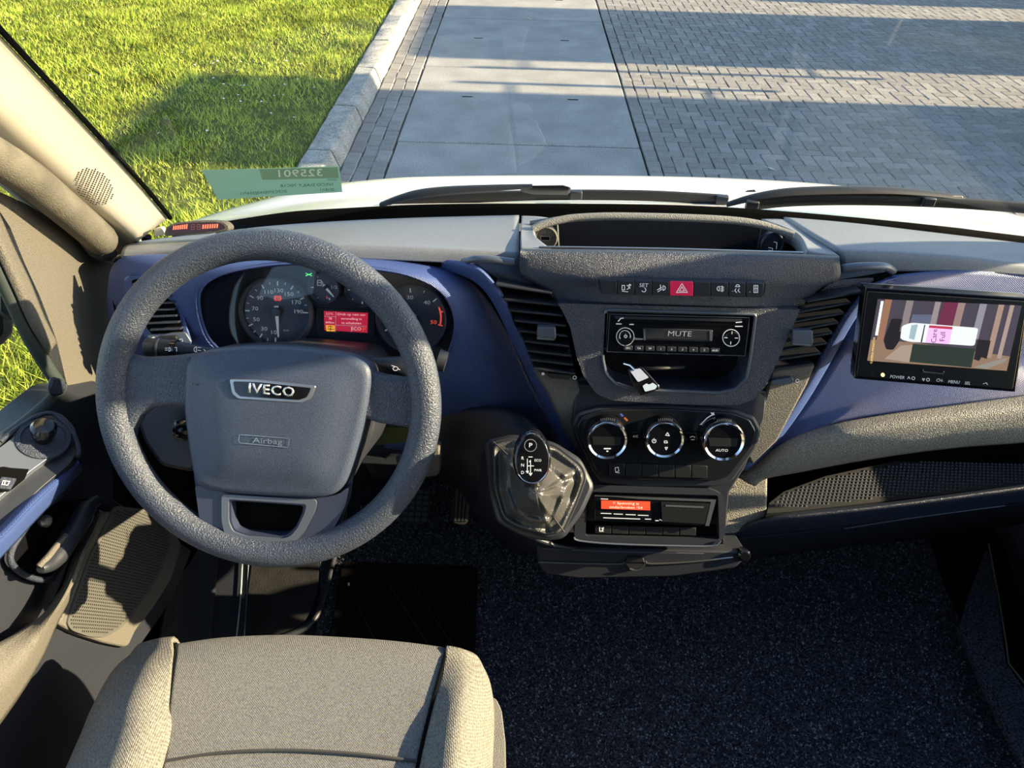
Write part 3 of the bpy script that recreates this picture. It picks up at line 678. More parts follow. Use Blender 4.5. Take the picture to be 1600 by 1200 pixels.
# instrument surround (navy), open towards the cluster
fo = [(182, 560), (170, 500), (168, 450), (186, 405), (270, 397), (400, 399), (560, 402), (655, 411), (716, 428), (757, 462), (796, 527), (836, 615), (884, 708), (800, 722), (690, 712), (600, 700)]
fi = [(352, 560), (322, 530), (308, 490), (310, 452), (345, 428), (420, 414), (500, 411), (570, 418), (640, 430), (692, 456), (713, 498), (708, 545), (690, 578), (660, 594), (640, 600), (610, 604)]
fm = [((a[0]+b[0])/2, (a[1]+b[1])/2) for a, b in zip(fo, fi)]
surf('instrument_surround', [[(*p, .872-.0001*max(0, p[1]-400)) for p in fo], [(*p, .848) for p in fm], [(*p, .832) for p in fi], [(*((p[0]-500)*.985+500, (p[1]-500)*.985+500), .845) for p in fi], [(*((p[0]-500)*.97+500, (p[1]-500)*.955+500), .94) for p in fi]], bluem, dash, nu=5, nv=5, thick=.004)
# --- instrument cluster
CL = tilt(500, 500, .895, 24)
clus = slab('instrument_cluster', CL, [(300, 440), (350, 408), (500, 396), (650, 416), (720, 450), (722, 560), (660, 610), (500, 612), (350, 590), (300, 540)], .03, mat('cluster_navy_black', (.022, .026, .045), .4), dash, sm=40)
dial = mat('dial_black', (.008, .008, .010), .5)
def gauge(cx, cy, r, marks, nums, a0, a1, needle, sub=1, red=None):
    c = CL.up(.004).at(cx, cy); k = (CL.at(cx+1, cy)-CL.at(cx, cy)).length
    g = lathe('dial', c, CL.n, [(r*k, -.008), (r*k, .0), (0.001, .0)], dial, clus, 40)
    lathe('dial_rim', c, CL.n, [(r*k*1.0, -.006), (r*k*1.10, -.002), (r*k*1.10, .006), (r*k*1.03, .011), (r*k*.97, .006), (r*k*.965, .0005)], satin, clus, 40)
    P = Pl(c, CL.n); lines = []; fat = []; reds = []
    for i in range(marks+1):
        a = math.radians(a0+(a1-a0)*i/marks); big = i % 2 == 0
        q0 = (cx+math.cos(a)*r*(.80 if big else .85), cy+math.sin(a)*r*.97*(.80 if big else .85)); q1 = (cx+math.cos(a)*r*.92, cy+math.sin(a)*r*.97*.92)
        (reds if red and i >= red else (fat if big else lines)).append([q0, q1])
    if lines: strokes('scale_marks', P, lines, 1.1, white_p, clus)
    if fat: strokes('scale_marks', P, fat, 1.8, white_p, clus)
    if reds: strokes('red_scale_marks', P, reds, 1.8, red_p, clus)
    for s, a in nums:
        a = math.radians(a); q = .64 if r > 40 else .6
        text('numeral', s, P, cx+math.cos(a)*r*q, cy+math.sin(a)*r*q*.97, 6.2 if r > 40 else 5, white_p if s != '50' or r < 40 or cx < 500 else red_p, clus, wide=1.25)
    a, ln, wd_ = needle; a = math.radians(a); d = (math.cos(a), math.sin(a)); s = (-d[1], d[0]); P2 = P.up(.005)
    slab('needle', P2, [(cx-d[0]*ln*.22+s[0]*wd_*1.2, cy-d[1]*ln*.22+s[1]*wd_*1.2), (cx+d[0]*ln+s[0]*wd_*.35, cy+d[1]*ln+s[1]*wd_*.35), (cx+d[0]*ln-s[0]*wd_*.35, cy+d[1]*ln-s[1]*wd_*.35), (cx-d[0]*ln*.22-s[0]*wd_*1.2, cy-d[1]*ln*.22-s[1]*wd_*1.2)], .001, white_p, clus)
    lathe('needle_hub', P2.at(cx, cy), CL.n, [(r*k*.13, -.004), (r*k*.13, .002), (r*k*.10, .004), (.0005, .0045)], satin, clus, 20)
    return P
GPl = gauge(432, 487, 53, 18, [('10', 98), ('30', 125), ('50', 158), ('70', 188), ('90', 220), ('110', 248), ('130', 275), ('150', 304), ('170', 334), ('190', 0)], 92, 362, (86, 40, 2.6))
text('print', 'km/h', GPl, 447, 516, 3, white_p, clus)
strokes('red_warning_light', GPl, [circ(434, 466, 3.4, 10), circ(434, 466, 5.2, 4, a0=-50, a1=50), circ(434, 466, 5.2, 4, a0=130, a1=230), [(434, 464), (434, 467)]], 1.4, red_p, clus)
gauge(508, 449, 23, 4, [('1/2', 0)], 70, 290, (48, 20, 2.0))
text('print', '0', CL.up(.0045), 511, 465, 4, red_p, clus)
strokes('fuel_icon', CL.up(.0046), [[(496, 438), (502, 438), (502, 446), (496, 446), (496, 438)], [(496, 441.5), (502, 441.5)], [(503, 440), (504.5, 442), (504.5, 446)]], 1.1, white_p, clus)
gauge(566, 453, 24, 4, [('-50', 200), ('90', 80)], 90, 270, (92, 12, 2.4))
gauge(645, 497, 52, 10, [('10', 118), ('20', 180), ('30', 262), ('40', 312), ('50', 12)], 100, 375, (118, 30, 2.6), red=9)
strokes('red_arc', CL.up(.0046), [circ(645, 497, 44, 8, a0=-22, a1=12)], 2.4, red_p, clus)
strokes('green_light', CL.up(.001), [[(478, 427), (482, 429), (478, 431)], [(487, 427), (483, 429), (487, 431)], [(481, 429), (484, 429)]], 1.3, mat('green_tell_tale', (.05, .5, .12), .5, emit=((.1, .9, .25), .8)), clus)
slab('pod_edge', CL, circ(470, 432, 0.1, 3)[:3], .001, dial, clus) if False else None
lcd = slab('display_frame', CL, rnd([(494, 481), (586, 485), (585, 526), (495, 521)], 3), .004, plastd, clus, lift=.004, bevel=.0008)
slab('display_screen', CL, [(506, 486), (575, 489), (574, 520), (507, 516)], .0006, mat('lit_red_screen', (.25, .01, .02), .3, emit=((.55, .02, .06), .55)), lcd, lift=.0048)
slab('display_frame_glass', CL, [(497, 484), (506, 484.4), (507, 518), (498, 517)], .0006, dial, lcd, lift=.0048)
strokes('display_lines', CL.up(.0053), [[(525, 487), (524, 519)], [(507, 494), (524, 495)], [(525, 508), (573, 510)], [(549, 510), (549, 519)]], .7, white_p, lcd)
lt = mat('pale_pink_print', (.9, .6, .6), .5, emit=((1, .7, .7), .5))
for i, s in enumerate(('Druk op rem om', 'versnelling in', 'te schakelen')): text('screen_text', s, CL, 549, 491.5+i*6.4+.3*i, 3.6, lt, lcd, lift=.0056, wide=1.25)
for s, x, y, z in (('5.5°C', 515, 490.5, 3.2), ('78', 516, 498, 3.6), ('849km', 515.5, 504, 3.2), ('ECO', 556.5, 514, 5.2)): text('screen_text', s, CL, x, y, z, lt, lcd, lift=.0056, wide=1.1)
text('screen_text', 'P', CL, 568.5, 515, 6.5, red_p, lcd, lift=.0056, wide=1.4)
slab('amber_symbol', CL, [(509, 508), (523, 508.5), (523, 518), (510, 517.5)], .0004, mat('lit_amber', (.7, .30, .03), .5, emit=((1, .45, .05), .6)), lcd, lift=.0053)
strokes('amber_lines', CL.up(.0058), [[(512, 511), (516, 509.5), (520, 511)], [(512, 514), (521, 514.5)], [(516.5, 510), (516.5, 517)]], 1, dial, lcd)
slab('cluster_lens', CL, rnd([(318, 452), (360, 424), (500, 410), (640, 428), (704, 462), (706, 545), (660, 590), (500, 590), (360, 560), (318, 520)], 14), .0008, lensm, dash, lift=.022)
# small grille at the outer end
gl = slab('side_grille', tilt(178, 475, .862, 12, 25), rnd([(172, 432), (177, 431), (181, 440), (188, 500), (186, 512), (181, 500), (174, 460)], 3), .006, blackm, dash, bevel=.001)
for i in range(9): slab('grille_bar', tilt(178, 475, .862, 12, 25), [(173+i*1.2, 436+i*8), (181+i*1.0, 440+i*8), (181.5+i, 442+i*8), (173.5+i*1.2, 438+i*8)], .003, plastd, gl, lift=.0015)
# --- air vents
def vent(name, pl, out, slats, tab, th, dial_px, dots, frame_m=plastd, back=-.035, sd=.026, front=-.004):
    v = slab(name, pl.up(back), out, .006, blackm, dash)
    for (a, b) in slats:
        slab('slat', pl, [a, b, (b[0], b[1]+3.2), (a[0], a[1]+3.2)], sd, plastd, v, lift=front, bevel=.0007)
    if tab:
        (x0, y0, x1, y1) = tab
        slab('slat_tab', pl, [(x0, y0), (x1, y0+1), (x1+1, y1-5), (x1-1, y1), (x0+2, y1-2), (x0-1, y1-7)], .012, satin, v, lift=.006, bevel=.001)
        slab('tab_lip', pl, [(x0-1, y1-5), (x1-3, y1-3), (x1-3, y1), (x0-1, y1-2)], .002, silver, v, lift=.008)
    return v
def lin(a, b, t): return (a[0]+(b[0]-a[0])*t, a[1]+(b[1]-a[1])*t)
vl_ = [(775, 444), (788, 467), (797, 484), (804, 500), (811, 516), (818, 532), (824, 547), (829, 561), (833, 574)]
vr_ = [(862, 457), (874, 476), (880, 492), (884, 508), (887, 524), (890, 540), (893, 555), (896, 569), (899, 583)]
vL = vent('air_vent', CF, [(745, 424), (770, 425), (815, 432), (850, 446), (870, 458), (884, 490), (890, 535), (902, 582), (910, 618), (890, 625), (860, 615), (838, 580), (815, 530), (795, 478), (770, 440)], list(zip(vl_, vr_)), (840, 511, 868, 532), 0, None, None)
slab('shutter_wheel_housing', CF, [(832, 578), (902, 588), (912, 630), (930, 700), (905, 715), (880, 670), (853, 612)], .03, greym, dash, lift=-.014, bevel=.004)
slab('shutter_wheel', CF, rnd([(857, 583), (888, 586), (892, 590), (889, 594), (860, 591), (855, 587)], 3), .008, rubber, vL, lift=-.006, bevel=.001)
lathe('vent_dot', CF.up(-.0125).at(848.5, 584), CF.n, [(.0022, 0), (.0022, .0006), (.0005, .0006)], white_p, vL, 10)
strokes('vent_ring', CF.up(-.0132), [circ(898, 590, 2.6, 10)], .9, white_p, vL)
wr = [(1262, 470), (1247, 487), (1240, 502), (1234, 517), (1228, 532), (1221, 547), (1214, 561), (1207, 576)]
wl = [(1349, 455), (1330, 472), (1319, 488), (1310, 503), (1301, 519), (1292, 535), (1283, 551), (1271, 568)]
vR = vent('air_vent', CF, [(1395, 425), (1309, 437), (1285, 448), (1262, 466), (1247, 482), (1235, 510), (1215, 560), (1200, 600), (1215, 610), (1250, 605), (1275, 565), (1310, 505), (1345, 462)], [(a, b) for a, b in zip(wr, wl)], (1240, 516, 1270, 541), 0, None, None)
slab('shutter_wheel_housing', CF, [(1206, 578), (1275, 570), (1262, 602), (1215, 690), (1175, 728), (1160, 700), (1180, 660), (1195, 620)], .03, greym, dash, lift=-.014, bevel=.004)
slab('shutter_wheel', CF, rnd([(1206, 595), (1238, 590), (1241, 594), (1238, 599), (1208, 603), (1204, 599)], 3), .008, satin, vR, lift=-.006, bevel=.001)
lathe('vent_dot', CF.up(-.0125).at(1197, 598), CF.n, [(.0022, 0), (.0022, .0006), (.0005, .0006)], white_p, vR, 10)
strokes('vent_ring', CF.up(-.0132), [circ(1246, 595, 2.6, 10)], .9, white_p, vR)
# left vent behind the wheel
LV = tilt(240, 480, .838, 20)
vD = slab('air_vent', LV, rnd([(192, 432), (248, 428), (270, 436), (300, 540), (236, 540), (205, 500)], 8), .004, bluem, dash, lift=-.001, bevel=.001)
slab('vent_dark_plate', LV, rnd([(205, 437), (252, 434), (262, 440), (287, 520), (236, 522), (210, 480)], 6), .002, blackm, vD, lift=.001)  # flat black plate paints the dark of a vent recess
for i in range(8):
    y = 444+i*10.2; slab('slat', LV, [(206+i*4.0, y-1), (260+i*3.2, y-3), (260+i*3.2, y), (206+i*4.0, y+2)], .010, plast, vD, lift=.008, bevel=.0006)
sh_ = slab('shutter_wheel_housing', LV, rnd([(228, 523), (289, 519), (300, 536), (240, 539)], 4), .004, satin, vD, lift=.004, bevel=.001)
slab('shutter_wheel', LV, rnd([(246, 526), (274, 525), (277, 530), (274, 534), (249, 534)], 3), .006, rubber, vD, lift=.008, bevel=.001)
lathe('vent_dot', LV.up(.0045).at(240, 529), LV.n, [(.0025, 0), (.0025, .0006), (.0005, .0006)], white_p, vD, 10)
strokes('vent_ring', LV.up(.0045), [circ(283, 532, 2.6, 10)], .9, white_p, vD)
# navy bands that frame the console
bo = [(690, 405), (720, 409), (750, 419), (772, 440), (789, 465), (801, 495), (817, 527), (838, 577), (866, 625), (906, 716)]
bi = [(690, 424), (722, 431), (748, 446), (764, 464), (780, 492), (796, 527), (812, 560), (836, 612), (856, 655), (888, 716)]
by = [.885, .868, .854, .85, .846, .842, .838, .828, .815, .79]
surf('console_band', [[(*p, y+.015) for p, y in zip(bo, by)], [(*p, y-.012) for p, y in zip(bo, by)], [((p[0]+q[0])/2, (p[1]+q[1])/2, y-.016) for p, q, y in zip(bo, bi, by)], [(*q, y-.010) for q, y in zip(bi, by)]], bluem, dash, nu=4, nv=3, thick=.006)
co = [(1390, 432), (1362, 444), (1336, 470), (1312, 502), (1280, 560), (1243, 622), (1200, 684), (1154, 732)]
ci = [(1424, 432), (1390, 440), (1356, 474), (1332, 506), (1298, 566), (1260, 630), (1216, 690), (1168, 736)]
cyy = [.884, .862, .85, .844, .835, .822, .805, .79]
surf('console_band', [[(*p, y+.015) for p, y in zip(co, cyy)], [(*p, y-.010) for p, y in zip(co, cyy)], [((p[0]+q[0])/2, (p[1]+q[1])/2, y-.016) for p, q, y in zip(co, ci, cyy)], [(*q, y-.008) for q, y in zip(ci, cyy)]], bluem, dash, nu=4, nv=3, thick=.006)
# smooth shoulders above the vents and the small lidded handles
surf('vent_shoulder', [[(735, 405, .872), (780, 408, .87), (816, 414, .87)], [(760, 424, .855), (800, 432, .85), (835, 445, .848)], [(778, 438, .852), (815, 447, .85), (858, 457, .85)]], plast, dash, nv=3)
surf('vent_shoulder', [[(1309, 424, .872), (1350, 420, .87), (1396, 420, .87)], [(1290, 448, .85), (1330, 440, .855), (1375, 432, .86)], [(1270, 464, .85), (1310, 455, .85), (1352, 452, .855)]], plast, dash, nv=3)
tube('pull_handle', crom([Yp(*p) for p in [(722, 410, .862), (740, 405, .852), (765, 405, .848), (790, 408, .848), (805, 410, .85)]], 5), [.002]+[.0055]*19+[.004], satin, dash, 8, ell=(1, .9, Vector((0, 0, 1))))
tube('pull_handle', crom([Yp(*p) for p in [(1314, 420, .85), (1335, 417, .848), (1362, 416, .848), (1384, 417, .852), (1396, 424, .862)]], 5), [.004]+[.0060]*19+[.002], satin, dash, 8, ell=(1, .9, Vector((0, 0, 1))))
# --- centre pod: hood with open tray, switch row
surf('centre_hood', [[(814, 389, .868), (950, 390, .868), (1060, 391.5, .868), (1200, 395, .868), (1311, 400, .868)], [(813, 393, .846), (950, 394, .846), (1060, 396, .846), (1200, 399, .846), (1312, 405, .846)], [(814, 428, .838), (930, 428, .828), (1060, 430, .826), (1190, 434, .828), (1311, 436, .838)], [(846, 449, .835), (950, 452, .822), (1060, 455, .819), (1170, 457, .822), (1280, 452, .835)], [(870, 472, .833), (960, 474, .816), (1060, 477, .8135), (1160, 480, .816), (1250, 482, .833)]], plast, dash, nu=6, nv=5, thick=.03)
surf('hood_cheek', [[(815, 337, 1.06), (840, 338, 1.05), (862, 341, 1.03)], [(814, 362, .94), (824, 363, .94), (833, 362, .94)], [(814, 389, .868), (835, 389, .868), (862, 390, .868)]], padm, dash, thick=.02)
surf('hood_cheek', [[(1190, 342, 1.05), (1215, 342, 1.06), (1232, 344, 1.06)], [(1245, 364, .96), (1258, 366, .96), (1268, 366, .96)], [(1262, 393, .872), (1290, 398, .87), (1311, 400, .868)]], padm, dash, thick=.02)
tray = slab('tray_back_wall', PY(.985), [(828, 350), (870, 343), (1000, 341), (1150, 344), (1210, 352), (1272, 390), (1215, 398), (870, 394), (828, 388)], .01, plastd, dash)
link('tray_floor', meshof([Yp(828, 389, .985), Yp(1262, 395, .985), Yp(1285, 412, .868), Yp(820, 405, .868)], [(0, 1, 2, 3)]), plastd, tray, smooth=0, solid=.004)
tube('tray_rim', crom([Yp(*p) for p in [(832, 358, .955), (850, 350, .96), (880, 343, .965), (905, 340, .967), (960, 338, .967), (1060, 340, .967), (1140, 344, .967), (1185, 350, .965), (1215, 359, .96), (1240, 368, .95)]], 5), .0058, mat('pale_grain_rim', (.30, .29, .26), .6, bump=(700, 1, .003)), dash, 8)
tube('tray_lip', crom([Yp(*p) for p in [(842, 386, .872), (950, 387.5, .872), (1060, 389.5, .872), (1180, 393, .872), (1255, 395, .872)]], 4), .0016, silver, dash, 6)
for (cx, cy_, mm) in ((853, 371, greym), (1205, 381, plastd)):
    P = PY(.96); s_ = lathe('socket', P.at(cx, cy_), (0, -1, .25), [(.017, -.01), (.0175, .004), (.0155, .007), (.014, .004), (.0005, .004)], mm, tray, 24)
    if cx < 1000: slab('socket_port', tilt(cx, cy_+1, .952, 14), rnd([(845, 369), (859, 369.5), (859, 376), (845, 375.5)], 1), .004, blackm, s_, lift=.002); strokes('port_edge', tilt(cx, cy_+1, .952, 14).up(.003), [[(845, 369), (859, 369.5), (859, 376), (845, 375.5), (845, 369)]], .8, silver, s_)
    else: strokes('socket_mark', tilt(cx, cy_, .95, 14).up(.001), [[(1209, 378), (1214, 379), (1213, 389)], [(1201, 387), (1207, 388), (1207, 392), (1201, 391)]], .9, white_p, s_)
tube('tray_divider', [Yp(871, 347, .962), Yp(873, 386, .962)], .0012, silver, tray, 6)
tube('tray_divider', [Yp(1190, 353, .962), Yp(1184, 388, .962)], .0010, satin, tray, 6)
SW = tilt(1066, 450, .811, 13)
swf = slab('switch_panel', SW, rnd([(933, 436), (1060, 438.5), (1199, 441), (1197, 456), (1192, 465), (1050, 462), (940, 459), (936, 452)], 3), .010, plastd, dash, lift=.003, bevel=.0008)
xs = [937, 964.5, 992, 1019, 1046.5, 1084, 1110.5, 1138.5, 1165.5, 1195]
for i in range(9):
    a, b = xs[i]+.8, xs[i+1]-.8; y0 = 437.2+(a-935)*.018; y1 = 437.2+(b-935)*.018
    q = [(a, y0+.8), (b, y1+.8), (b-(2.5 if i == 8 else 0), y1+22.5), (a+(3 if i == 0 else 0), y0+22.5)]
    s = slab('switch', SW, q, .004, mat('hazard_red', (.62, .018, .075), .35, emit=((.9, .03, .12), .12)) if i == 4 else plastg if False else mat('switch_black', (.030, .033, .040), .4), swf, lift=.0055, bevel=.0006)
    if i == 4: s['label'] = 'bright red hazard switch with white triangle'
SL = SW.up(.0062)
strokes('switch_icon', SL, [[(1065.5, 443), (1074, 457), (1057, 457), (1065.5, 443)], [(1065.5, 448), (1069.5, 454.8), (1061.5, 454.8), (1065.5, 448)]], 1.2, white_p, swf)
strokes('switch_icon', SL, [[(972, 446), (976, 446), (976, 453), (972, 453)], [(972, 446), (972, 453)], circ(979.5, 449, 3, 8, a0=-90, a1=90), [(984, 444), (984, 451)], [(982, 446), (984, 444), (986, 446)], [(972, 455), (981, 456)]], 1.2, white_p, swf)
text('switch_text', 'SET', SW, 1006, 446, 6, white_p, swf, lift=.0064, wide=1.1)
strokes('switch_icon', SL, [circ(1006, 453, 3.2, 8, a0=-70, a1=160)], 1.2, white_p, swf)
strokes('switch_icon', SL, [circ(1036, 450, 3.6, 8, a0=-90, a1=90), [(1036, 446.5), (1036, 453.5)], [(1027, 453), (1034, 449)], [(1028, 456), (1034, 452)], [(1032, 445), (1032, 452)]], 1.2, white_p, swf)
strokes('switch_icon', SL, [circ(1124, 451, 3.6, 8, a0=90, a1=270), [(1124, 447.5), (1124, 454.5)], [(1126, 448), (1131, 449)], [(1126, 451.5), (1131, 451.5)], [(1126, 454.5), (1131, 454)], [(1128.5, 446.5), (1128.5, 456)]], 1.1, white_p, swf)
strokes('switch_icon', SL, [[(1149, 448), (1156, 448), (1154, 445), (1151, 445), (1149, 448)], [(1150, 451), (1148, 454), (1151, 457)], [(1155, 451), (1153, 454), (1156, 457)]], 1.1, white_p, swf)
strokes('switch_icon', SL, [[(1178, 446), (1184, 446), (1184, 457), (1178, 457), (1178, 446)], [(1181, 447), (1181, 450)], [(1181, 452.5), (1181, 455.5)], [(1179, 451), (1183, 451)]], 1.1, white_p, swf)
strokes('switch_lamp', SL, [[(1144, 455), (1145.5, 455)], [(1171, 456), (1172.5, 456)]], 2, dim_p, swf)
# lower fascia with the radio opening
hole = rnd([(946, 484), (1181, 491), (1172, 560), (1166, 592), (1150, 608), (1122, 614), (990, 608), (962, 600), (947, 584), (942, 560)], 5)
slab('radio_fascia', CF, [(871, 474), (1060, 479), (1250, 484), (1247, 492), (1236, 516), (1216, 562), (1196, 604), (1178, 624), (1152, 633), (1060, 632), (958, 626), (932, 616), (912, 588), (901, 558), (891, 512), (880, 488)], .05, plast, dash, bevel=.007, holes=[hole], seg=3)
pxtube('opening_rim', CF, hole, .0022, satin, dash, sm=0, n=6, lift=.0008)
pock = slab('cubby_back_wall', CF, [(935, 545), (1185, 552), (1180, 600), (1150, 622), (985, 616), (940, 596)], .004, mat('cubby_black', (.010, .010, .012), .25), dash, lift=-.052)
surf('cubby_floor', [[(944, 575, .806), (950, 592, .799), (975, 604, .795), (1060, 608, .793), (1130, 609, .793), (1155, 600, .797), (1166, 575, .806)], [(944, 560, .85), (950, 577, .848), (975, 588, .846), (1060, 592, .845), (1130, 593, .845), (1155, 585, .847), (1166, 560, .85)]], pock.data.materials[0], dash, nv=3)
# --- HVAC / console below
slab('console_lower_face', HP, [(900, 600), (1200, 610), (1195, 655), (1165, 730), (1140, 770), (1132, 850), (905, 846), (900, 770), (912, 730), (893, 660)], .04, plastd, dash, lift=-.012, bevel=.003)
# rest of the knee panel between steering column and gear console
surf('knee_panel', [[(540, 655, .87), (700, 640, .85), (800, 640, .83), (868, 690, .80)], [(560, 700, .86), (700, 700, .83), (790, 690, .79), (870, 705, .76)], [(580, 742, .90), (700, 738, .86), (745, 745, .80), (790, 770, .75)], [(600, 748, 1.0), (700, 755, .97), (742, 800, .92), (790, 850, .80)]], plastd, dash, nv=4)
surf('knee_panel', [[(160, 560, .88), (260, 570, .88), (400, 600, .88), (540, 655, .87)], [(200, 640, .86), (300, 680, .86), (420, 700, .86), (560, 700, .86)], [(255, 720, .92), (340, 735, .90), (440, 745, .90), (580, 742, .90)]], plastd, dash, nv=4)
# --- passenger side
surf('passenger_trim', [[(1396, 430, .866), (1460, 424, .868), (1540, 424, .870), (1720, 438, .875)], [(1354, 474, .850), (1440, 470, .852), (1540, 480, .854), (1720, 500, .855)], [(1300, 562, .836), (1400, 558, .836), (1540, 560, .836), (1720, 570, .836)], [(1250, 640, .820), (1330, 622, .822), (1450, 602, .822), (1720, 580, .822)], [(1168, 736, .795), (1225, 694, .802), (1300, 662, .805), (1475, 636, .806), (1720, 606, .806)]], bluem, dash, nu=6, nv=5)
bolster = mat('speckled_warm_grey_plastic', (.36, .335, .28), .5, bump=(600, 1.0, .0045), speck=(600, .5))
surf('lower_bolster', [[(1150, 744, .792), (1172, 727, .797), (1225, 691, .800), (1287, 666, .801), (1381, 648, .802), (1475, 635, .802), (1600, 618, .802), (1720, 603, .802)], [(1160, 750, .785), (1190, 730, .782), (1240, 704, .778), (1300, 682, .776), (1390, 665, .775), (1480, 652, .775), (1600, 638, .775), (1720, 622, .775)], [(1170, 756, .785), (1195, 742, .780), (1245, 726, .775), (1310, 711, .772), (1400, 695, .770), (1490, 682, .770), (1600, 672, .770), (1720, 658, .77)], [(1180, 760, .79), (1198, 748, .788), (1250, 738, .786), (1319, 725, .784), (1412, 710, .783), (1506, 699, .783), (1600, 692, .783), (1720, 680, .783)]], bolster, dash, nu=5, nv=5)
LF = tilt(1165, 785, .785, 20)
slab('fascia_corner', LF, [(1105, 758), (1150, 738), (1180, 742), (1200, 741), (1199, 806), (1180, 822), (1140, 838), (1128, 838)], .03, bolster, dash, bevel=.004, lift=-.002)
slab('shelf_back_wall', PY(.90), [(1190, 735), (1300, 715), (1880, 646), (1880, 745), (1190, 810)], .01, blackm, dash)
zs = Yp(1240, 797, .782).z
shelf = slab('shelf_floor', PZ(zs), [(1198, 802), (1202, 786), (1225, 768), (1290, 744), (1400, 720), (1520, 706), (1860, 676), (1860, 726), (1600, 757), (1400, 781), (1240, 799)], .01, rubber, dash)
# ribbed rubber mat on the shelf: rows of small raised nubs
vs = []; fs = []; Pn = PZ(zs+.0005)
poly = [(1206, 790), (1228, 771), (1290, 748), (1400, 725), (1520, 711), (1640, 700), (1640, 748), (1600, 752), (1400, 775), (1250, 792)]
def inside(p, poly):
    c = False; j = len(poly)-1
    for i in range(len(poly)):
        xi, yi = poly[i]; xj, yj = poly[j]
        if (yi > p[1]) != (yj > p[1]) and p[0] < (xj-xi)*(p[1]-yi)/(yj-yi)+xi: c = not c
        j = i
    return c
def proj(v): z = v.dot(Fv); return (800+v.dot(Rv)/z*FPX, 600-v.dot(Uv)/z*FPX)
a0 = Pn.at(1206, 790); X0 = a0.x-.05
for i in range(130):
    for j in range(40):
        c = Vector((X0+i*.0068+(j % 2)*.0034, .73+j*.0068, zs))
        if not inside(proj(c), poly): continue
        b = len(vs); r = .0024
        vs += [c+Vector((-r, -r, 0)), c+Vector((r, -r, 0)), c+Vector((r, r, 0)), c+Vector((-r, r, 0)), c+Vector((0, 0, .0022))]; fs += [(b, b+1, b+4), (b+1, b+2, b+4), (b+2, b+3, b+4), (b+3, b, b+4)]
tag(link('shelf_mat_nubs', onem(vs, fs), mat('shelf_mat_grey', (.06, .068, .082), .45), shelf, smooth=0), kind='stuff')
surf('shelf_edge', [[(1198, 806, .782), (1240, 800, .775), (1400, 783, .772), (1600, 757, .772), (1720, 741, .772)], [(1190, 812, .766), (1240, 806, .762), (1400, 788, .76), (1600, 761, .76), (1720, 745, .76)], [(1160, 826, .768), (1240, 817, .762), (1400, 797, .76), (1600, 770, .76), (1720, 754, .76)], [(1125, 842, .775), (1240, 832, .774), (1400, 812, .774), (1600, 786, .774), (1720, 770, .774)]], satin if False else plast, dash, nu=5, nv=4)
surf('glovebox_lid', [[(1125, 842, .776), (1240, 832, .776), (1400, 812, .776), (1600, 786, .776), (1720, 770, .776)], [(1150, 862, .80), (1250, 850, .81), (1400, 828, .83), (1600, 800, .84), (1720, 786, .84)], [(1180, 872, .88), (1290, 858, .93), (1440, 842, .97), (1600, 818, .98), (1720, 800, .98)]], plastd, dash, nu=5, nv=4)
tube('lid_edge', crom([Yp(*p) for p in [(1319, 826, .775), (1400, 813, .773), (1500, 799, .773), (1570, 790, .773)]], 4), .0012, satin, dash, 6)
# --- bottom shelf of the console
bt = slab('bottom_drawer', tilt(1000, 880, .70, 25), rnd([(838, 853), (1000, 858), (1168, 862), (1165, 872), (1150, 888), (1050, 902), (905, 905), (850, 898), (840, 880)], 8), .10, plastd, dash, bevel=.006)
BT = tilt(1000, 880, .70, 25).up(.002)
tube('drawer_lip', on(BT, [(842, 878), (900, 880), (966, 881), (976, 878)], 3, False), .0014, silver, bt, 6)
tube('drawer_lip', on(BT, [(1010, 877), (1016, 881), (1080, 878), (1145, 871)], 3, False), .0014, silver, bt, 6)
slab('drawer_latch', BT, rnd([(981, 870), (1005, 871), (1009, 884), (1000, 891), (985, 890), (977, 882)], 3), .012, rubber, bt, lift=.003, bevel=.001)
tube('drawer_latch_edge', on(BT.up(.004), [(984, 889), (993, 891), (1003, 888)], 3, False), .0011, silver, bt, 6)
lathe('drawer_knob', BT.at(1162, 867), (0, -.8, .5), [(.010, -.01), (.010, .004), (.007, .007), (.0005, .007)], plastg, bt, 16)
tube('drawer_line', on(tilt(1000, 860, .70, 25).up(.004), [(850, 857), (930, 861), (1100, 865)], 3, False), .0008, satin, bt, 6)
# ================================================================== RADIO
rad = thing('car_radio', 'black single-slot car radio showing MUTE in the centre console', 'radio', CF.at(1060, 560))
RF = CF.up(.002)
rbody = slab('faceplate', CF, rnd([(949, 488), (1172, 495), (1170, 528), (1163, 558), (947, 551), (947, 520)], 2.5), .05, plastg, rad, lift=.001, bevel=.001)
strokes('faceplate_edge', CF.up(.0012), [[(953, 491), (1171, 496.5), (1164, 556), (949, 549.5), (953, 491)]], .9, satin, rad)
slab('disc_slot', CF, [(996, 503.5), (1147, 507), (1147, 510), (996, 506.5)], .004, blackm, rad, lift=.0016)
slab('upper_strip', CF, [(960, 494), (1160, 499), (1157, 503), (962, 498)], .002, plastd, rad, lift=.002)
slab('display_surround', CF, rnd([(1006, 513), (1114, 516), (1113, 534), (1006, 531)], 2), .004, plastd, rad, lift=.003, bevel=.0006)
slab('display_glass', CF, [(1010, 515), (1108, 517.5), (1108, 531), (1010, 528.5)], .001, mat('grey_lcd', (.035, .038, .042), .2), rad, lift=.0036)
text('display_text', 'MUTE', CF, 1062, 521.8, 8.5, mat('dim_lcd_text', (.33, .34, .36), .5, emit=((.5, .5, .55), .12)), rad, lift=.004, wide=1.25)
for k in (0, 1): slab('display_side', CF, [[(1005.5, 514), (1009, 514), (1009, 531.5), (1006, 531.5)], [(1108.5, 517), (1114, 518), (1112, 532.5), (1109, 532)]][k], .003, satin, rad, lift=.004)
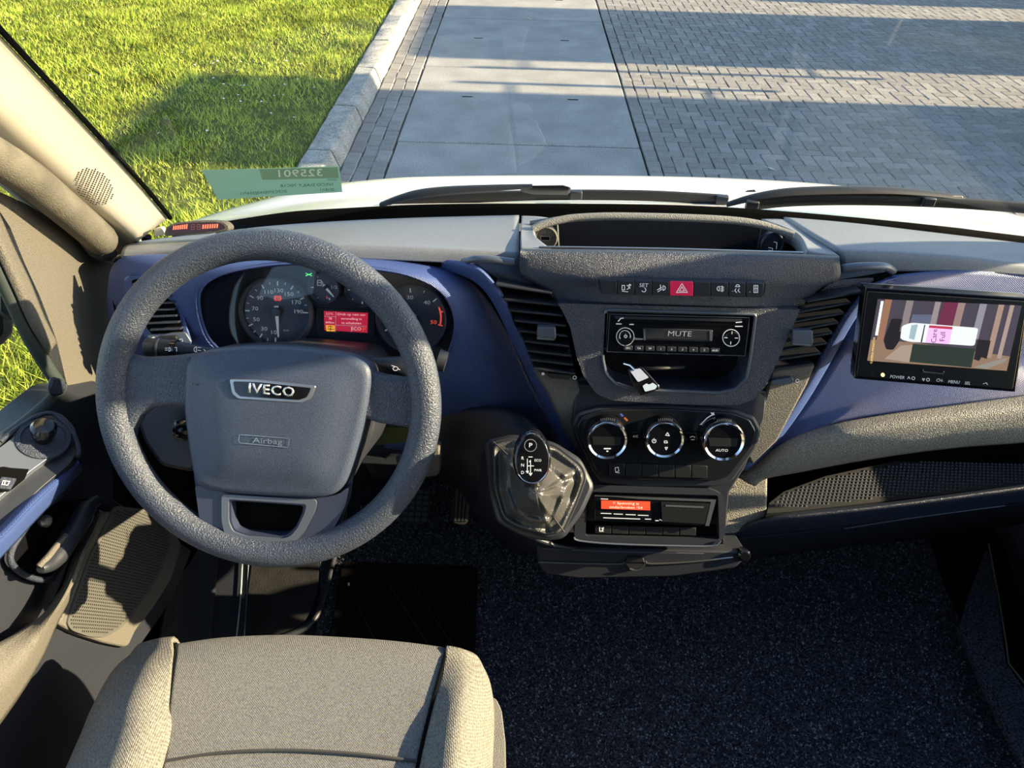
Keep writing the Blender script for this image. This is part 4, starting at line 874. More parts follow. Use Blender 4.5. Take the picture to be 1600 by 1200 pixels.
def knob_dark(name, px, py, r, h, pl, m, par, mark=None):
    k = (pl.at(px+1, py)-pl.at(px, py)).length; c = pl.at(px, py)
    o = lathe(name, c, pl.n, [(r*k*1.02, -.004), (r*k, h*.8), (r*k*.93, h), (.0005, h)], m, par, 28)
    return o, c, k
kd, c, k = knob_dark('volume_knob', 976, 527, 10.5, .009, CF, plastg, rad)
strokes('knob_ring', Pl(c, CF.n), [circ(977, 526, 13.8, 28)], 1.1, white_p, kd, lift=.002)
strokes('knob_ring', Pl(c, CF.n), [circ(976.5, 525, 8.5, 20, a0=150, a1=380)], .9, white_p, kd, lift=.0095)
strokes('power_mark', Pl(c, CF.n), [circ(977.5, 525.5, 2.3, 10, a0=-50, a1=230), [(977.5, 522), (977.5, 525.5)]], .8, white_p, kd, lift=.0095)
kd, c, k = knob_dark('menu_wheel', 1142.5, 528, 11.5, .004, CF, plastg, rad)
strokes('knob_ring', Pl(c, CF.n), [circ(1142.5, 528, 13.2, 28)], 1.2, white_p, kd, lift=.003)
strokes('wheel_marks', Pl(c, CF.n), [[(1144, 518), (1143.6, 522)], [(1142, 534), (1141.6, 538)], [(1132, 527.5), (1136.5, 527.7)], [(1148.5, 528.2), (1153, 528.4)]], 1.1, white_p, kd, lift=.005)
text('print', 'Dimmer', CF, 997.5, 529.5, 3.2, white_p, rad, lift=.0024)
for i, s in enumerate(('SRC', 'TA', 'TP', '1', '2', '3', '4', '5', 'AUD')):
    x = 981.5+i*17.0; y = 544+i*.46
    b_ = slab('preset_button', CF, rnd([(x-7, y-3.6), (x+7, y-3.2), (x+7, y+3.8), (x-7, y+3.4)], 1.5), .003, plastd, rad, lift=.0035, bevel=.0005)
    text('button_print', s, CF, x, y, 3.0, white_p, b_, lift=.0042, wide=1.1)
strokes('print', CF.up(.0024), [[(966, 502), (970, 497.5), (974, 497)], [(963, 506), (971, 506.3)], [(984, 507), (990, 507)], [(1150, 504), (1159, 503)], [(1149, 510), (1160, 510)]], 1.6, white_p, rad)
# key fob / usb dongle hanging in the cubby
kf = thing('key_fob', 'small black fob with pale face hanging in the cubby below the radio', 'key fob', CF.at(1010, 600))
KP = tilt(1005, 595, .775, 30)
slab('body', KP, rnd([(981, 577), (1004, 573), (1031, 603), (1030, 609), (1003, 618), (998, 616), (986, 596)], 3), .012, plastg, kf, bevel=.0015)
slab('pale_face', KP, rnd([(984, 579), (1000, 575.5), (1014, 590), (997, 597)], 2), .0008, mat('pale_blue_plastic', (.55, .60, .75), .3), kf, lift=.0008)
slab('pale_label', KP, rnd([(1004, 603), (1010, 599), (1014, 601), (1020, 598), (1027, 603), (1024, 608), (1008, 612)], 1.5), .0006, mat('pale_sky_plastic', (.60, .72, .85), .4), kf, lift=.0008)
tube('ring', [CF.at(975, 568), CF.up(.005).at(985, 571), KP.up(.002).at(992, 578)], .002, chrome, kf, 8)
tag(tube('cable', [CF.up(-.02).at(985, 575), CF.up(.002).at(1015, 576), CF.up(.002).at(1040, 575), CF.up(-.03).at(1068, 574)], .0024, rubber, None, 8), 'short black cable lying in the cubby behind the fob', 'cable')
# ================================================================== CLIMATE PANEL
cl = thing('climate_panel', 'black climate control panel with three chrome-ringed knobs', 'control panel', HP.at(1038, 740))
slab('panel_surround', HP, rnd([(893, 664), (902, 646), (935, 636), (1040, 633), (1150, 640), (1180, 652), (1190, 672), (1183, 700), (1146, 752), (1122, 762), (1000, 762), (938, 756), (926, 742), (899, 690)], 6), .03, plastd, cl, lift=-.004, bevel=.004)
slab('panel_face', HP, rnd([(900, 668), (910, 650), (940, 641), (1040, 639), (1145, 645), (1172, 656), (1182, 674), (1174, 700), (1140, 744), (1118, 752), (1000, 752), (944, 748), (932, 738), (906, 690)], 6), .02, mat('satin_black_panel', (.012, .013, .016), .28), cl, lift=.001, bevel=.002)
for (cx, cy_, r, s) in ((949, 688, 31, 0), (1039, 687, 29.5, 1), (1131, 690, 31.5, 2)):
    P = HP.up(.026); k = (P.at(cx+1, cy_)-P.at(cx, cy_)).length; c = P.at(cx, cy_) - HP.n*.024; R = r*k*1.05
    kb = lathe('knob', c, HP.n, [(R*1.06, -.006), (R*1.03, .010), (R*.98, .018)], plastg, cl, 40)
    kb['label'] = ('left knob with dark window', 'middle knob with airflow buttons', 'right knob marked AUTO')[s]
    lathe('chrome_ring', c, HP.n, [(R*.985, .0165), (R*1.02, .019), (R*1.0, .024), (R*.93, .0265), (R*.84, .0245), (R*.82, .021)], chrome, kb, 48)
    lathe('knob_face', c, HP.n, [(R*.84, .018), (R*.83, .0235), (.0005, .0235)], plastg, kb, 40)
    strokes('knurl', HP.up(.0185-.0), [[(cx-10+i*3, cy_-r*.98+abs(i-3.5)*.5-5), (cx-9.6+i*3, cy_-r*.98+abs(i-3.5)*.5-1)] for i in range(8)], 1.4, silver, kb, lift=.0035)
    F_ = HP.up(.0256)
    if s == 0:
        slab('window', HP, [(cx-24, cy_-6), (cx+22, cy_-5), (cx+20, cy_+8), (cx-22, cy_+7)], .0006, dial, kb, lift=.0258)
        strokes('print', F_, [[(cx-5, cy_+13), (cx+5, cy_+13)], [(cx-1, cy_+17), (cx+1, cy_+17)]], 2.2, white_p, kb)
    elif s == 1:
        strokes('print', F_, [circ(cx-17, cy_+2, 3, 12, a0=-50, a1=230), [(cx-17, cy_-2), (cx-17, cy_+2)], [(cx+1, cy_-7), (cx+4, cy_-11), (cx+7, cy_-6), (cx+1, cy_-7)], [(cx-1, cy_+2), (cx+3, cy_+2), (cx+4, cy_+5), (cx-1, cy_+5), (cx-1, cy_+2)], [(cx, cy_+12), (cx+4, cy_+12), (cx+2, cy_+16), (cx, cy_+12)]], 1.1, white_p, kb)
    else:
        slab('window', HP, [(cx-24, cy_-6), (cx+22, cy_-5), (cx+20, cy_+8), (cx-22, cy_+7)], .0006, dial, kb, lift=.0258)
        text('print', 'AUTO', F_, cx-3, cy_+14, 4.2, white_p, kb, wide=1.2)
for (x, y) in ((993, 682), (1082, 683)):
    slab('small_button', HP, rnd([(x-11, y-7), (x+10, y-6.5), (x+9, y+7), (x-10, y+6)], 4), .004, plastg, cl, lift=.004, bevel=.0008)
text('print', 'A/C', HP, 993, 682, 3.6, white_p, cl, lift=.0046)
strokes('print', HP.up(.0046), [circ(1082, 684, 3.5, 8, a0=180, a1=360, ry=2), [(1080, 687), (1085, 687)]], 1, white_p, cl)
strokes('temperature_mark', HP.up(.0016), [[(970, 647), (973, 650)]], 3, mat('blue_print', (.08, .15, .6), .5), cl)
strokes('temperature_mark', HP.up(.0016), [[(976, 653), (980, 657)]], 3, mat('orange_print', (.6, .18, .05), .5), cl)
strokes('fan_mark', HP.up(.0016), [[(1096, 662), (1105, 653), (1113, 648)], [(1094, 663), (1097, 663)], [(1111, 645), (1116, 648)], [(1113, 649), (1115, 645)]], 1.8, white_p, cl)
for i in range(6):
    x0 = 951.5+i*25.8; y0 = 724+i*.75
    s = slab('blank_switch', HP, [(x0+.8, y0), (x0+24.8, y0+.7), (x0+24.8, y0+19.5), (x0+.8, y0+19)], .006, mat('blank_switch_black', (.020, .021, .024), .35), cl, lift=.0035, bevel=.0006)
    if i == 0: strokes('door_icon', HP.up(.0042), [[(961, 731), (966, 730), (967, 736), (962, 738), (961, 731)], [(962, 738), (968, 739)]], 1, white_p, s)
# ================================================================== TACHOGRAPH
slab('console_pocket', TP, rnd([(903, 762), (912, 757), (1110, 764), (1128, 772), (1134, 790), (1133, 838), (1122, 852), (1110, 854), (960, 851), (906, 846), (897, 838)], 6), .05, plastd, dash, lift=-.004, bevel=.003, holes=[rnd([(917, 768), (1122, 774), (1124, 843), (915, 838)], 4)])
slab('pocket_back', TP, [(905, 762), (1130, 768), (1130, 850), (905, 846)], .004, blackm, dash, lift=-.018)
tube('pocket_lip', on(TP.up(-.001), [(897, 839), (905, 845), (960, 850), (1060, 853), (1112, 853), (1126, 845)], 3, False), .0016, satin, dash, 6)
ta = thing('tachograph', 'black tachograph unit with a lit red display low in the console', 'tachograph', TP.at(1020, 820))
slab('body', TP, [(929, 774), (1119, 781), (1108, 822), (929, 813)], .05, plastg, ta, lift=-.001, bevel=.001)
slab('silver_frame', TP, [(929, 774), (1119, 781), (1108, 822), (1102, 821.5), (1111, 784), (1000, 780), (960, 776.5), (929, 775.5)], .001, silver, ta, lift=.0004)
tsc = slab('display', TP, [(939.5, 782), (1016, 784), (1016, 797.5), (939.5, 795)], .001, mat('lit_orange_red', (.35, .03, .01), .3, emit=((.8, .08, .03), .75)), ta, lift=.001)
lo = mat('pale_orange_print', (.95, .6, .45), .5, emit=((1, .65, .5), .6))
text('display_text', '!! Spanning is', TP, 978, 786.6, 4.2, lo, tsc, lift=.0018, wide=1.35)
text('display_text', 'onderbroken !54', TP, 978, 793, 4.2, lo, tsc, lift=.0018, wide=1.3)
strokes('print', TP.up(.0009), [[(939, 779.5), (950, 779.8)], [(939, 802), (955, 802.6)], [(959, 803), (973, 803.5)], [(978, 804), (993, 804.5)], [(997, 805), (1013, 805.5)], [(943, 809), (1000, 811)], [(1008, 811), (1017, 811.3)], [(1024, 813.5), (1029, 813.5)], [(1031, 812), (1035, 813.5)]], 1.3, white_p, ta)
slab('card_cover', TP, [(1033, 784), (1109, 787), (1101, 819), (1035, 815)], .002, mat('mirror_black', (.02, .02, .02), .04, coat=1), ta, lift=.002)
slab('card_slot', TP, [(1040, 789), (1100, 791.5), (1099, 794), (1040, 791.5)], .001, satin, ta, lift=.0026)
for i in range(6):
    x0 = 930+i*26.5; b_ = slab('blank_button', TP, [(x0, 821+i*.6), (x0+25, 821.6+i*.6), (x0+25, 834+i*.6), (x0, 833.4+i*.6)], .004, mat('soft_black', (.012, .012, .014), .5), dash, lift=-.010, bevel=.0006)
    if i == 0: strokes('button_icon', TP.up(-.0092), [[(937, 824), (937, 830), (943, 830)], [(940, 825), (943, 827)], [(941, 829), (943, 824)]], 1.4, white_p, b_)
# ================================================================== GEAR CONSOLE AND LEVER
GP = tilt(832, 760, .675, 48)
slab('gear_console', GP, rnd([(756, 688), (800, 678), (866, 690), (908, 716), (930, 760), (912, 800), (882, 842), (850, 846), (812, 836), (776, 816), (764, 770)], 10), .09, plastd, dash, lift=-.004, bevel=.006)
surf('console_flank', [[(745, 745, .82), (757, 700, .76), (766, 700, .72)], [(742, 800, .84), (765, 800, .76), (780, 805, .70)], [(770, 835, .84), (800, 845, .76), (845, 848, .68)], [(800, 862, .84), (840, 868, .78), (905, 862, .70)]], plastd, dash, nv=3)
gl_ = thing('gear_lever', 'black gear lever in a creased leather boot beside the steering wheel', 'gear lever', GP.at(832, 790))
bo_ = on(GP, rnd([(768, 692), (802, 684), (866, 697), (907, 728), (914, 745), (900, 784), (878, 832), (858, 838), (812, 826), (786, 812), (770, 762)], 10, 4)); cb = GP.at(834, 768)
N = len(bo_); vs = []; fs = []; rings = [(1.0, -.004), (.98, .008), (.93, .013), (.84, .004), (.76, .012), (.64, .026), (.54, .020), (.46, .036), (.34, .050), (.24, .060), (.16, .075)]
top = Yp(833, 772, .655)
for j, (s, h) in enumerate(rings):
    for i, p in enumerate(bo_):
        a = i/N*2*math.pi; wv = math.sin(a*5+j*1.1)*.0035+math.sin(a*9-j*.8)*.0018
        vs.append(cb.lerp(top+Vector((0, -.004, 0)), min(1, j/10)*.35)+(p-cb)*s+GP.n*(h+(wv if 1 < j < 10 else 0)))
for j in range(len(rings)-1):
    for i in range(N): fs.append((j*N+i, j*N+(i+1) % N, (j+1)*N+(i+1) % N, (j+1)*N+i))
fs.append(tuple(range((len(rings)-1)*N, len(rings)*N)))
bt_ = link('boot', meshof(vs, fs), leather, gl_, smooth=80); ss = bt_.modifiers.new('s', 'SUBSURF'); ss.levels = ss.render_levels = 2
tube('boot_frame', crom(bo_, 1, True), .0032, plastd, gl_, 6, closed=True)
pxtube('stitched_seam', GP, [(770, 690), (785, 703), (800, 718), (812, 735)], .0012, rubber, gl_, lift=.020, n=6)
pxtube('stitched_seam', GP, [(882, 832), (868, 812), (856, 795), (846, 782)], .0012, rubber, gl_, lift=.022, n=6)
KN = tilt(831, 712, .60, 36)
def egg(s=1, dy=0, dx=0):
    o = []
    for i in range(36):
        a = 2*math.pi*i/36; t = math.sin(a)
        o.append((831+dx+math.cos(a)*30*s*(1-.10*(-t)), 713+dy+t*44*s))
    return o
e3 = on(KN, egg()); tube('shaft', [Yp(834, 775, .66), Yp(833, 745, .625), KN.at(832, 722)], [.014, .012, .012], plastg, gl_, 12)
kn = pillow('knob', e3, KN.n, [(.45, -.045), (.80, -.034), (.97, -.016), (1.0, -.004), (.97, .005), (.90, .010), (.84, .0115)], plastg, gl_, KN.at(831, 713))
pillow('knob_chrome', on(KN, egg(.92)), KN.n, [(1.0, .006), (1.0, .0105), (.95, .0135), (.90, .0125)], chrome, kn, KN.at(831, 713))
pillow('knob_face', on(KN, egg(.80, 1)), KN.n, [(1.0, .011), (.99, .0140), (.6, .0150)], plastg, kn, KN.at(831, 714))
kl = KN.up(.0152)
strokes('print', kl, [circ(829, 696, 9.5, 20)], .9, dim_p, kn)
text('print', 'P', kl, 829, 696, 7, white_p, kn, wide=1.2)
for s, x, y in (('R', 816.5, 716), ('N', 816.5, 727), ('D', 816.5, 738.5), ('ECO', 840.5, 719.5), ('PWR', 840.5, 735)): text('print', s, kl, x, y, 5 if len(s) == 1 else 4, white_p, kn, wide=1.0)
strokes('print', kl, [[(824, 717), (824, 739)], [(829, 719), (829, 742)], [(826, 714), (832, 714)], [(824, 728), (834, 728)], [(826.5, 739), (829, 743), (831.5, 739)], [(822, 736), (824, 739), (826, 736)], [(829, 719), (827, 722)]], 1.1, white_p, kn)
# ================================================================== STEERING WHEEL
SA = math.radians(30); SN = Vector((0, -math.cos(SA), math.sin(SA))); SV = Vector((0, math.sin(SA), math.cos(SA))); SC = Vector((-.285, .650, -.579))
SP2 = Pl(SC, SN)
sw = thing('steering_wheel', 'large dark grey grained steering wheel with three spokes', 'steering wheel', SC-SN*.05)
sc0 = SP2.at(421, 631)
path = [sc0+(Vector((1, 0, 0))*math.cos(a)+SV*math.sin(a))*.187 for a in [2*math.pi*i/96 for i in range(96)]]
tube('rim', path, .0175, wheelm, sw, 20, closed=True, ell=(1.05, .95, SN))
sp = lambda n, px, h, th, m, b=.006, s=0: slab(n, SP2, px, th, m, sw, bevel=b, seg=3, lift=h, smooth=s)
s1 = sp('spoke', [(176, 560), (200, 556), (222, 560), (262, 558), (312, 552), (318, 600), (305, 640), (262, 636), (234, 640), (218, 652), (206, 672), (200, 700), (180, 690), (170, 650)], .004, .024, wheelm, .008)
s2 = sp('spoke', [(566, 578), (600, 588), (628, 592), (648, 590), (656, 578), (672, 590), (678, 640), (664, 690), (648, 672), (628, 668), (590, 662), (560, 652)], .004, .024, wheelm, .008)
sp('spoke', [(300, 740), (550, 740), (545, 780), (520, 850), (490, 870), (440, 878), (380, 874), (335, 856), (312, 820)], -.014, .018, hubm, .005)
cov = [(293, 575), (298, 562), (312, 551), (345, 544), (390, 541), (440, 541), (490, 545), (535, 551), (565, 560), (580, 572), (583, 590), (580, 615), (572, 655), (560, 700), (547, 740), (538, 758), (524, 770), (500, 775), (450, 774), (400, 771), (350, 767), (322, 761), (309, 750), (302, 720), (296, 680), (291, 630)]
C3 = crom(on(SP2, cov), 3, True)
ctr = SP2.at(435, 655)
slab('hub_back', SP2, [(x*1.0+(4 if x > 435 else -3), y+1) for x, y in cov], .055, plastd, sw, lift=-.010, bevel=.006)
ab = pillow('airbag_cover', C3, SN, [(1.0, -.014), (1.0, .002), (.985, .008), (.955, .0115), (.90, .0130), (.78, .0145), (.70, .0185), (.40, .0215), (.15, .022)], hubm, sw, ctr)
HB = SP2.up(.0205)
em = slab('emblem_plate', SP2, rnd([(358, 592), (400, 593), (494, 603), (486, 624), (470, 630), (372, 624), (362, 616)], 4), .006, silver, ab, lift=.0225, bevel=.0012)
slab('emblem_recess', SP2, rnd([(364, 596), (400, 597), (486, 606.5), (479, 621), (467, 625), (375, 619.5), (367, 612)], 3), .001, plastg, em, lift=.0232)
text('emblem_text', 'IVECO', SP2, 424, 610, 15.5, mat('bright_emblem_silver', (.75, .77, .80), .25, metal=.7), em, ang=5.5, lift=.0236, wide=1.12, ext=.001, bold=.014)
strokes('airbag_frame', HB, [rnd([(374, 679), (452, 685), (451, 697), (449, 699), (375, 692), (373, 689)], 2)+[(374, 681)]], 1.1, silver, ab, lift=.0022)
text('airbag_text', 'Airbag', SP2, 418, 689.5, 8.5, silver, ab, ang=4.0, lift=.0228, wide=1.5)
strokes('small_mark', SP2.up(.0135), [[(302, 598), (301, 602)], [(306, 599), (309, 601.5), (312, 598)], [(306, 602), (311, 602)]], .8, dial, ab)
# lower bezel with its opening
lh = rnd([(361, 782), (420, 786), (474, 790), (473, 800), (463, 822), (452, 834), (440, 838), (385, 834), (368, 828), (362, 815)], 5)
lo_b = rnd([(304, 757), (350, 770), (430, 776), (505, 778), (530, 772), (545, 760), (540, 790), (525, 820), (508, 845), (485, 860), (440, 866), (395, 863), (345, 853), (322, 838), (312, 815)], 8)
slab('lower_bezel', SP2, lo_b, .022, mat('navy_satin_bezel', (.035, .045, .085), .38), sw, lift=.004, bevel=.003, holes=[lh])
ri = rnd([(346, 772), (420, 777), (496, 781), (492, 800), (474, 834), (460, 848), (440, 852), (385, 848), (352, 838), (346, 815)], 8)
slab('opening_frame', SP2, ri, .010, satin, sw, lift=.0065, bevel=.002, holes=[rnd([(357, 780), (420, 784), (479, 788), (476, 802), (465, 825), (454, 838), (440, 842), (385, 838), (364, 831), (357, 815)], 5)])
slab('opening_back', SP2, lh, .003, blackm, sw, lift=-.012)
# ---- column shroud and stalks
colm = thing('steering_column', 'dark steering column shroud with control stalks behind the wheel', 'steering column', Vector((-.285, .80, -.75)))
CP = Pl(SC-SN*.05, SN)
slab('shroud', SP2, rnd([(330, 560), (430, 548), (560, 560), (590, 610), (582, 680), (560, 730), (500, 765), (400, 765), (330, 730), (310, 640)], 12), .17, plastd, colm, lift=-.055, bevel=.012)
slab('shroud_cheek', SP2, rnd([(206, 640), (240, 632), (320, 632), (330, 700), (300, 740), (250, 730), (222, 690)], 10), .05, plastd, colm, lift=-.09, bevel=.01)
ST = SP2.up(-.045)
stl = tube('stalk', [ST.at(338, 552), ST.at(305, 549), ST.at(285, 547), ST.at(262, 545), ST.at(240, 543), ST.at(229, 543)], [.006, .008, .010, .012, .012, .011], plastd, colm, 16)
stl['label'] = 'left stalk with light symbols'
tube('stalk_collar', [ST.at(278, 546.5), ST.at(270, 546)], .0128, plastg, stl, 16)
tube('stalk_collar', [ST.at(252, 544.3), ST.at(249, 544)], .0128, satin, stl, 16)
SS = ST.up(.0128)
strokes('stalk_icon', SS, [circ(264, 546, 3, 8, a0=-90, a1=90), [(264, 543), (264, 549)], [(258, 544), (262, 544)], [(258, 547), (262, 547)], [(273, 543), (276, 543), (276, 549)], circ(307, 546, 4, 8, a0=90, a1=270), [(307, 542), (307, 550)], [(309, 543), (314, 543)], [(309, 547), (314, 548)], [(318, 546), (321, 548), (318, 550)]], 1.1, white_p, stl)
str_ = tube('stalk', [ST.at(560, 563), ST.at(590, 570), ST.at(615, 574), ST.at(635, 577), ST.at(641, 578)], [.005, .010, .014, .0175, .017], plastd, colm, 16)
str_['label'] = 'right stalk with wiper symbol'
tube('stalk_tip', [ST.at(684, 562), ST.at(697, 566)], [.014, .013], plastd, str_, 14)
strokes('stalk_icon', ST.up(.0178), [circ(618, 576, 4, 10, ry=3), [(612, 571), (618, 573)], [(622, 576), (625, 578)]], 1.1, white_p, str_)
ign = tube('ignition_barrel', [ST.up(-.03).at(276, 672), ST.up(-.03).at(290, 671), ST.up(-.04).at(310, 670)], [.012, .015, .016], plastg, colm, 18)
lathe('ignition_ring', ST.up(-.03).at(275, 672), (-.9, -.4, .2), [(.013, -.002), (.0135, .001), (.010, .002), (.0005, .002)], silver, colm, 20)
# small parts glimpsed between hub and rim on the right
slab('trim_panel', tilt(615, 690, .80, 30), [(563, 668), (642, 668), (640, 690), (568, 698)], .01, mat('green_lit_panel', (.06, .075, .012), .6), colm)  # green light on the column shroud is put into this panel's colour
slab('trim_panel', tilt(615, 690, .78, 30), [(558, 712), (600, 716), (610, 708), (628, 710), (626, 728), (560, 726)], .02, plastd, colm, bevel=.003)
tag(slab('fuse_box_flap', tilt(676, 722, .76, 25), rnd([(660, 700), (687, 698), (688, 738), (683, 744), (655, 748), (650, 735)], 4), .03, greym, None, bevel=.004), 'small grey square fitting just right of the steering wheel rim', 'fitting')
# ================================================================== MONITOR
MP = tilt(1468, 530, .775, 16, -10)
mon = thing('monitor', 'black camera monitor on the passenger side showing a truck picture', 'monitor', MP.at(1468, 600))
slab('casing', MP, rnd([(1352, 449), (1609, 466), (1587, 613), (1334, 592), (1336, 570)], 3), .022, plastg, mon, bevel=.002)
slab('casing_top', MP.up(-.004), [(1352, 448), (1609, 465), (1609, 472), (1352, 455)], .022, satin, mon)
slab('bezel', MP, rnd([(1355, 455), (1606, 471), (1583, 609), (1338, 588)], 3), .004, mat('monitor_black', (.012, .012, .014), .35), mon, lift=.0015, bevel=.001)
tube('bracket', [MP.up(-.02).at(1440, 540), Vector((MP.at(1440, 540).x, .865, MP.at(1440, 540).z-.03))], .016, plastd, mon, 12)
q4 = [(1371.6, 467.3), (1596.5, 477.6), (1573, 579.5), (1355, 563.5)]
def sc2(u, v):
    a = lin(q4[0], q4[1], u); b = lin(q4[3], q4[2], u); return lin(a, b, v)
def em_(n, c, s=.55): return mat(n, tuple(x*.15 for x in c), .6, emit=(c, s))
scr = slab('screen', MP, q4, .0008, em_('screen_dusk', (.085, .07, .10)), mon, lift=.0020); scr['label'] = 'lit screen with a white and pink truck'
def sp_(name, pts, m, h): return slab(name, MP, [sc2(*p) for p in pts], .0001, m, scr, lift=h)
sp_('picture_ground', [(0, .66), (.3, .66), (1, .78), (1, 1), (0, 1)], em_('screen_sand', (.36, .23, .15)), .0024)
for u0, u1, c, v1 in ((.05, .10, (.42, .20, .12), .66), (.20, .25, (.33, .27, .27), .5), (.40, .44, (.40, .33, .34), .5), (.56, .61, (.42, .28, .25), .5), (.71, .76, (.36, .34, .38), .55), (.84, .88, (.50, .33, .25), .82), (.92, .95, (.52, .38, .32), .82)):
    sp_('picture_bar', [(u0, 0), (u1, 0), (u1-.01, v1), (u0-.01, v1)], em_('screen_bar_%d' % int(u0*100), c), .0026)
sp_('picture_glow', [(.46, .0), (.56, 0), (.55, .40), (.44, .42)], em_('screen_magenta', (.20, .03, .08)), .0025)
sp_('picture_haze', [(.26, .22), (.44, .2), (.44, .48), (.25, .48)], em_('screen_haze', (.15, .17, .26)), .0025)
sp_('picture_shadow', rnd([(.12, .30), (.20, .30), (.20, .66), (.17, .80), (.12, .80), (.09, .66)], .02), em_('screen_dark', (.02, .015, .02)), .0026)
sp_('picture_shadow', [(.75, .55), (.84, .56), (.84, .84), (.80, .82), (.79, .88), (.75, .86)], MT['screen_dark'], .00265)
sp_('picture_grass', [(.30, .68), (.745, .70), (.745, .99), (.30, .97)], em_('screen_dark_green', (.03, .045, .035)), .0026)
sp_('picture_cloth', [(.76, .98), (.90, .86), (.985, .80), (.975, .86), (.86, .99)], em_('screen_stone', (.36, .33, .28)), .00265)
sp_('picture_pale_sand', [(.12, .95), (.22, .72), (.30, .70), (.30, .98)], em_('screen_pale_sand', (.50, .38, .30)), .0025)
tw = em_('screen_white', (.62, .64, .64), 1.0)
sp_('picture_truck', rnd([(.20, .41), (.26, .35), (.45, .36), (.735, .375), (.735, .655), (.45, .65), (.27, .655), (.205, .62)], .03, 3), tw, .0029)
sp_('truck_window', [(.265, .39), (.31, .37), (.305, .62), (.265, .60)], em_('screen_cyan', (.45, .62, .68)), .0031)
sp_('truck_gap', [(.355, .37), (.362, .37), (.362, .65), (.352, .65)], MT['screen_dark'], .0031)
sp_('truck_pink', [(.39, .38), (.555, .385), (.555, .65), (.385, .645)], em_('screen_pink', (.75, .40, .75), 1.0), .0031)
sp_('truck_red', [(.39, .375), (.555, .38), (.555, .42), (.39, .415)], em_('screen_red', (.65, .05, .10)), .0033)
for s, u in (('Care', .440), ('Full', .500)):
    x, y = sc2(u, .54); text('picture_text', s, MP, x, y, 8.5, MT['screen_dark'], scr, ang=-85, lift=.0034, wide=.95)
dots = []
for i in range(9): x, y = sc2(.035-.0*i, .06+i*.062); dots.append([(x, y-2), (x-.5, y+1.8)])
strokes('picture_icons', MP.up(.0028), dots, 4.2, em_('screen_bright_white', (.85, .9, .95), 1.0), scr)
x, y = sc2(.028, .83); text('picture_text', 'CAMERA MONITOR', MP, x, y, 3.4, em_('screen_yellow', (.85, .6, .15), 1.0), scr, ang=-83, lift=.0029)
for s, x, y in (('POWER', 1402, 589.5), ('CH-', 1468.5, 594.5), ('MENU', 1490.5, 597), ('SEL', 1512, 599)): text('button_print', s, MP, x, y, 5, white_p, mon, ang=4.5, lift=.0024, wide=.95)
strokes('button_print', MP.up(.0024), [[(1418, 592), (1420, 588.5), (1422, 592)], circ(1427, 591, 2.4, 10), [(1441, 591.5), (1445, 591.7), (1443, 595), (1441, 591.5)], circ(1450, 593.3, 2.4, 10), [(1536, 600), (1541, 598), (1543, 601)]], 1, white_p, mon)
tube('card_clip', on(MP.up(.003), [(1442, 577), (1443, 581), (1474, 584), (1475, 580)]), .0010, silver, mon, 6)
slab('power_light', MP, circ(1379.5, 586, 3, 10)[:10], .001, em_('lamp_yellow', (1, .9, .35), 1.2), mon, lift=.0025)
slab('sensor_window', MP, [(1361, 582), (1368, 582.5), (1367.5, 589), (1360.5, 588.5)], .0006, dial, mon, lift=.002)
# ================================================================== FLOOR, MAT, PEDALS, SILLS
def Zp(px, py, z): return PZ(z).at(px, py)
cp = [Zp(*p, FZ+.008) for p in [(500, 872), (560, 790), (700, 742), (900, 735), (1200, 745), (1410, 800), (1450, 836), (1478, 920), (1520, 1010), (1575, 1140), (1640, 1330), (1000, 1500), (700, 1400), (480, 1250), (492, 1010), (500, 940)]]
link('floor_carpet', slab_me(cp, (0, 0, 1), .007), carpet, None, smooth=0)['kind'] = 'structure'
bpy.data.objects['floor_carpet'].name = 'floor_covering'
cf = slab('carpet', PZ(FZ+.010), [(1, 1), (2, 1), (2, 2)], .001, carpet, None) if False else None
# coarse tufts standing on the carpet
rs2 = np.random.RandomState(11); n = 90000
tx = rs2.uniform(-.36, .95, n); ty = rs2.uniform(.30, 1.22, n); P3 = np.stack([tx, ty, np.full(n, FZ+.008)], 1)
zc = P3 @ np.array(Fv); qx = 800+P3 @ np.array(Rv)/zc*FPX; qy = 600-P3 @ np.array(Uv)/zc*FPX
edge_x = np.interp(qy, [800, 836, 920, 1010, 1140, 1330], [1410, 1450, 1478, 1520, 1575, 1640]); left_x = np.interp(qy, [742, 790, 872, 1010, 1250], [700, 560, 503, 493, 480])
k_ = (qx < edge_x-3) & (qx > left_x+3); P3 = P3[k_]; n = len(P3)
a = rs2.uniform(0, 6.28, n); r = rs2.uniform(.0012, .0030, n); h = rs2.uniform(.001, .005, n)
v = np.empty((n, 3, 3)); 
for q in range(3):
    v[:, q, 0] = P3[:, 0]+np.cos(a+q*2.1)*r; v[:, q, 1] = P3[:, 1]+np.sin(a+q*2.1)*r; v[:, q, 2] = P3[:, 2]+(h if q == 0 else .0008)
me = bpy.data.meshes.new('tufts'); me.vertices.add(n*3); me.vertices.foreach_set('co', v.ravel()); me.loops.add(n*3); me.loops.foreach_set('vertex_index', np.arange(n*3)); me.polygons.add(n); me.polygons.foreach_set('loop_start', np.arange(n)*3); me.polygons.foreach_set('loop_total', np.full(n, 3)); me.update(calc_edges=True)
tm = bpy.data.materials.new('carpet_tuft'); tm.use_nodes = True; nt = tm.node_tree; b = nt.nodes['Principled BSDF']; b.inputs['Roughness'].default_value = .9; b.inputs['Specular IOR Level'].default_value = .1
geo = nd(nt, 'ShaderNodeNewGeometry'); cr = nd(nt, 'ShaderNodeValToRGB'); cr.color_ramp.elements[0].color = (.012, .015, .022, 1); cr.color_ramp.elements[1].color = (.34, .38, .45, 1); e_ = cr.color_ramp.elements.new(.6); e_.color = (.05, .058, .08, 1)
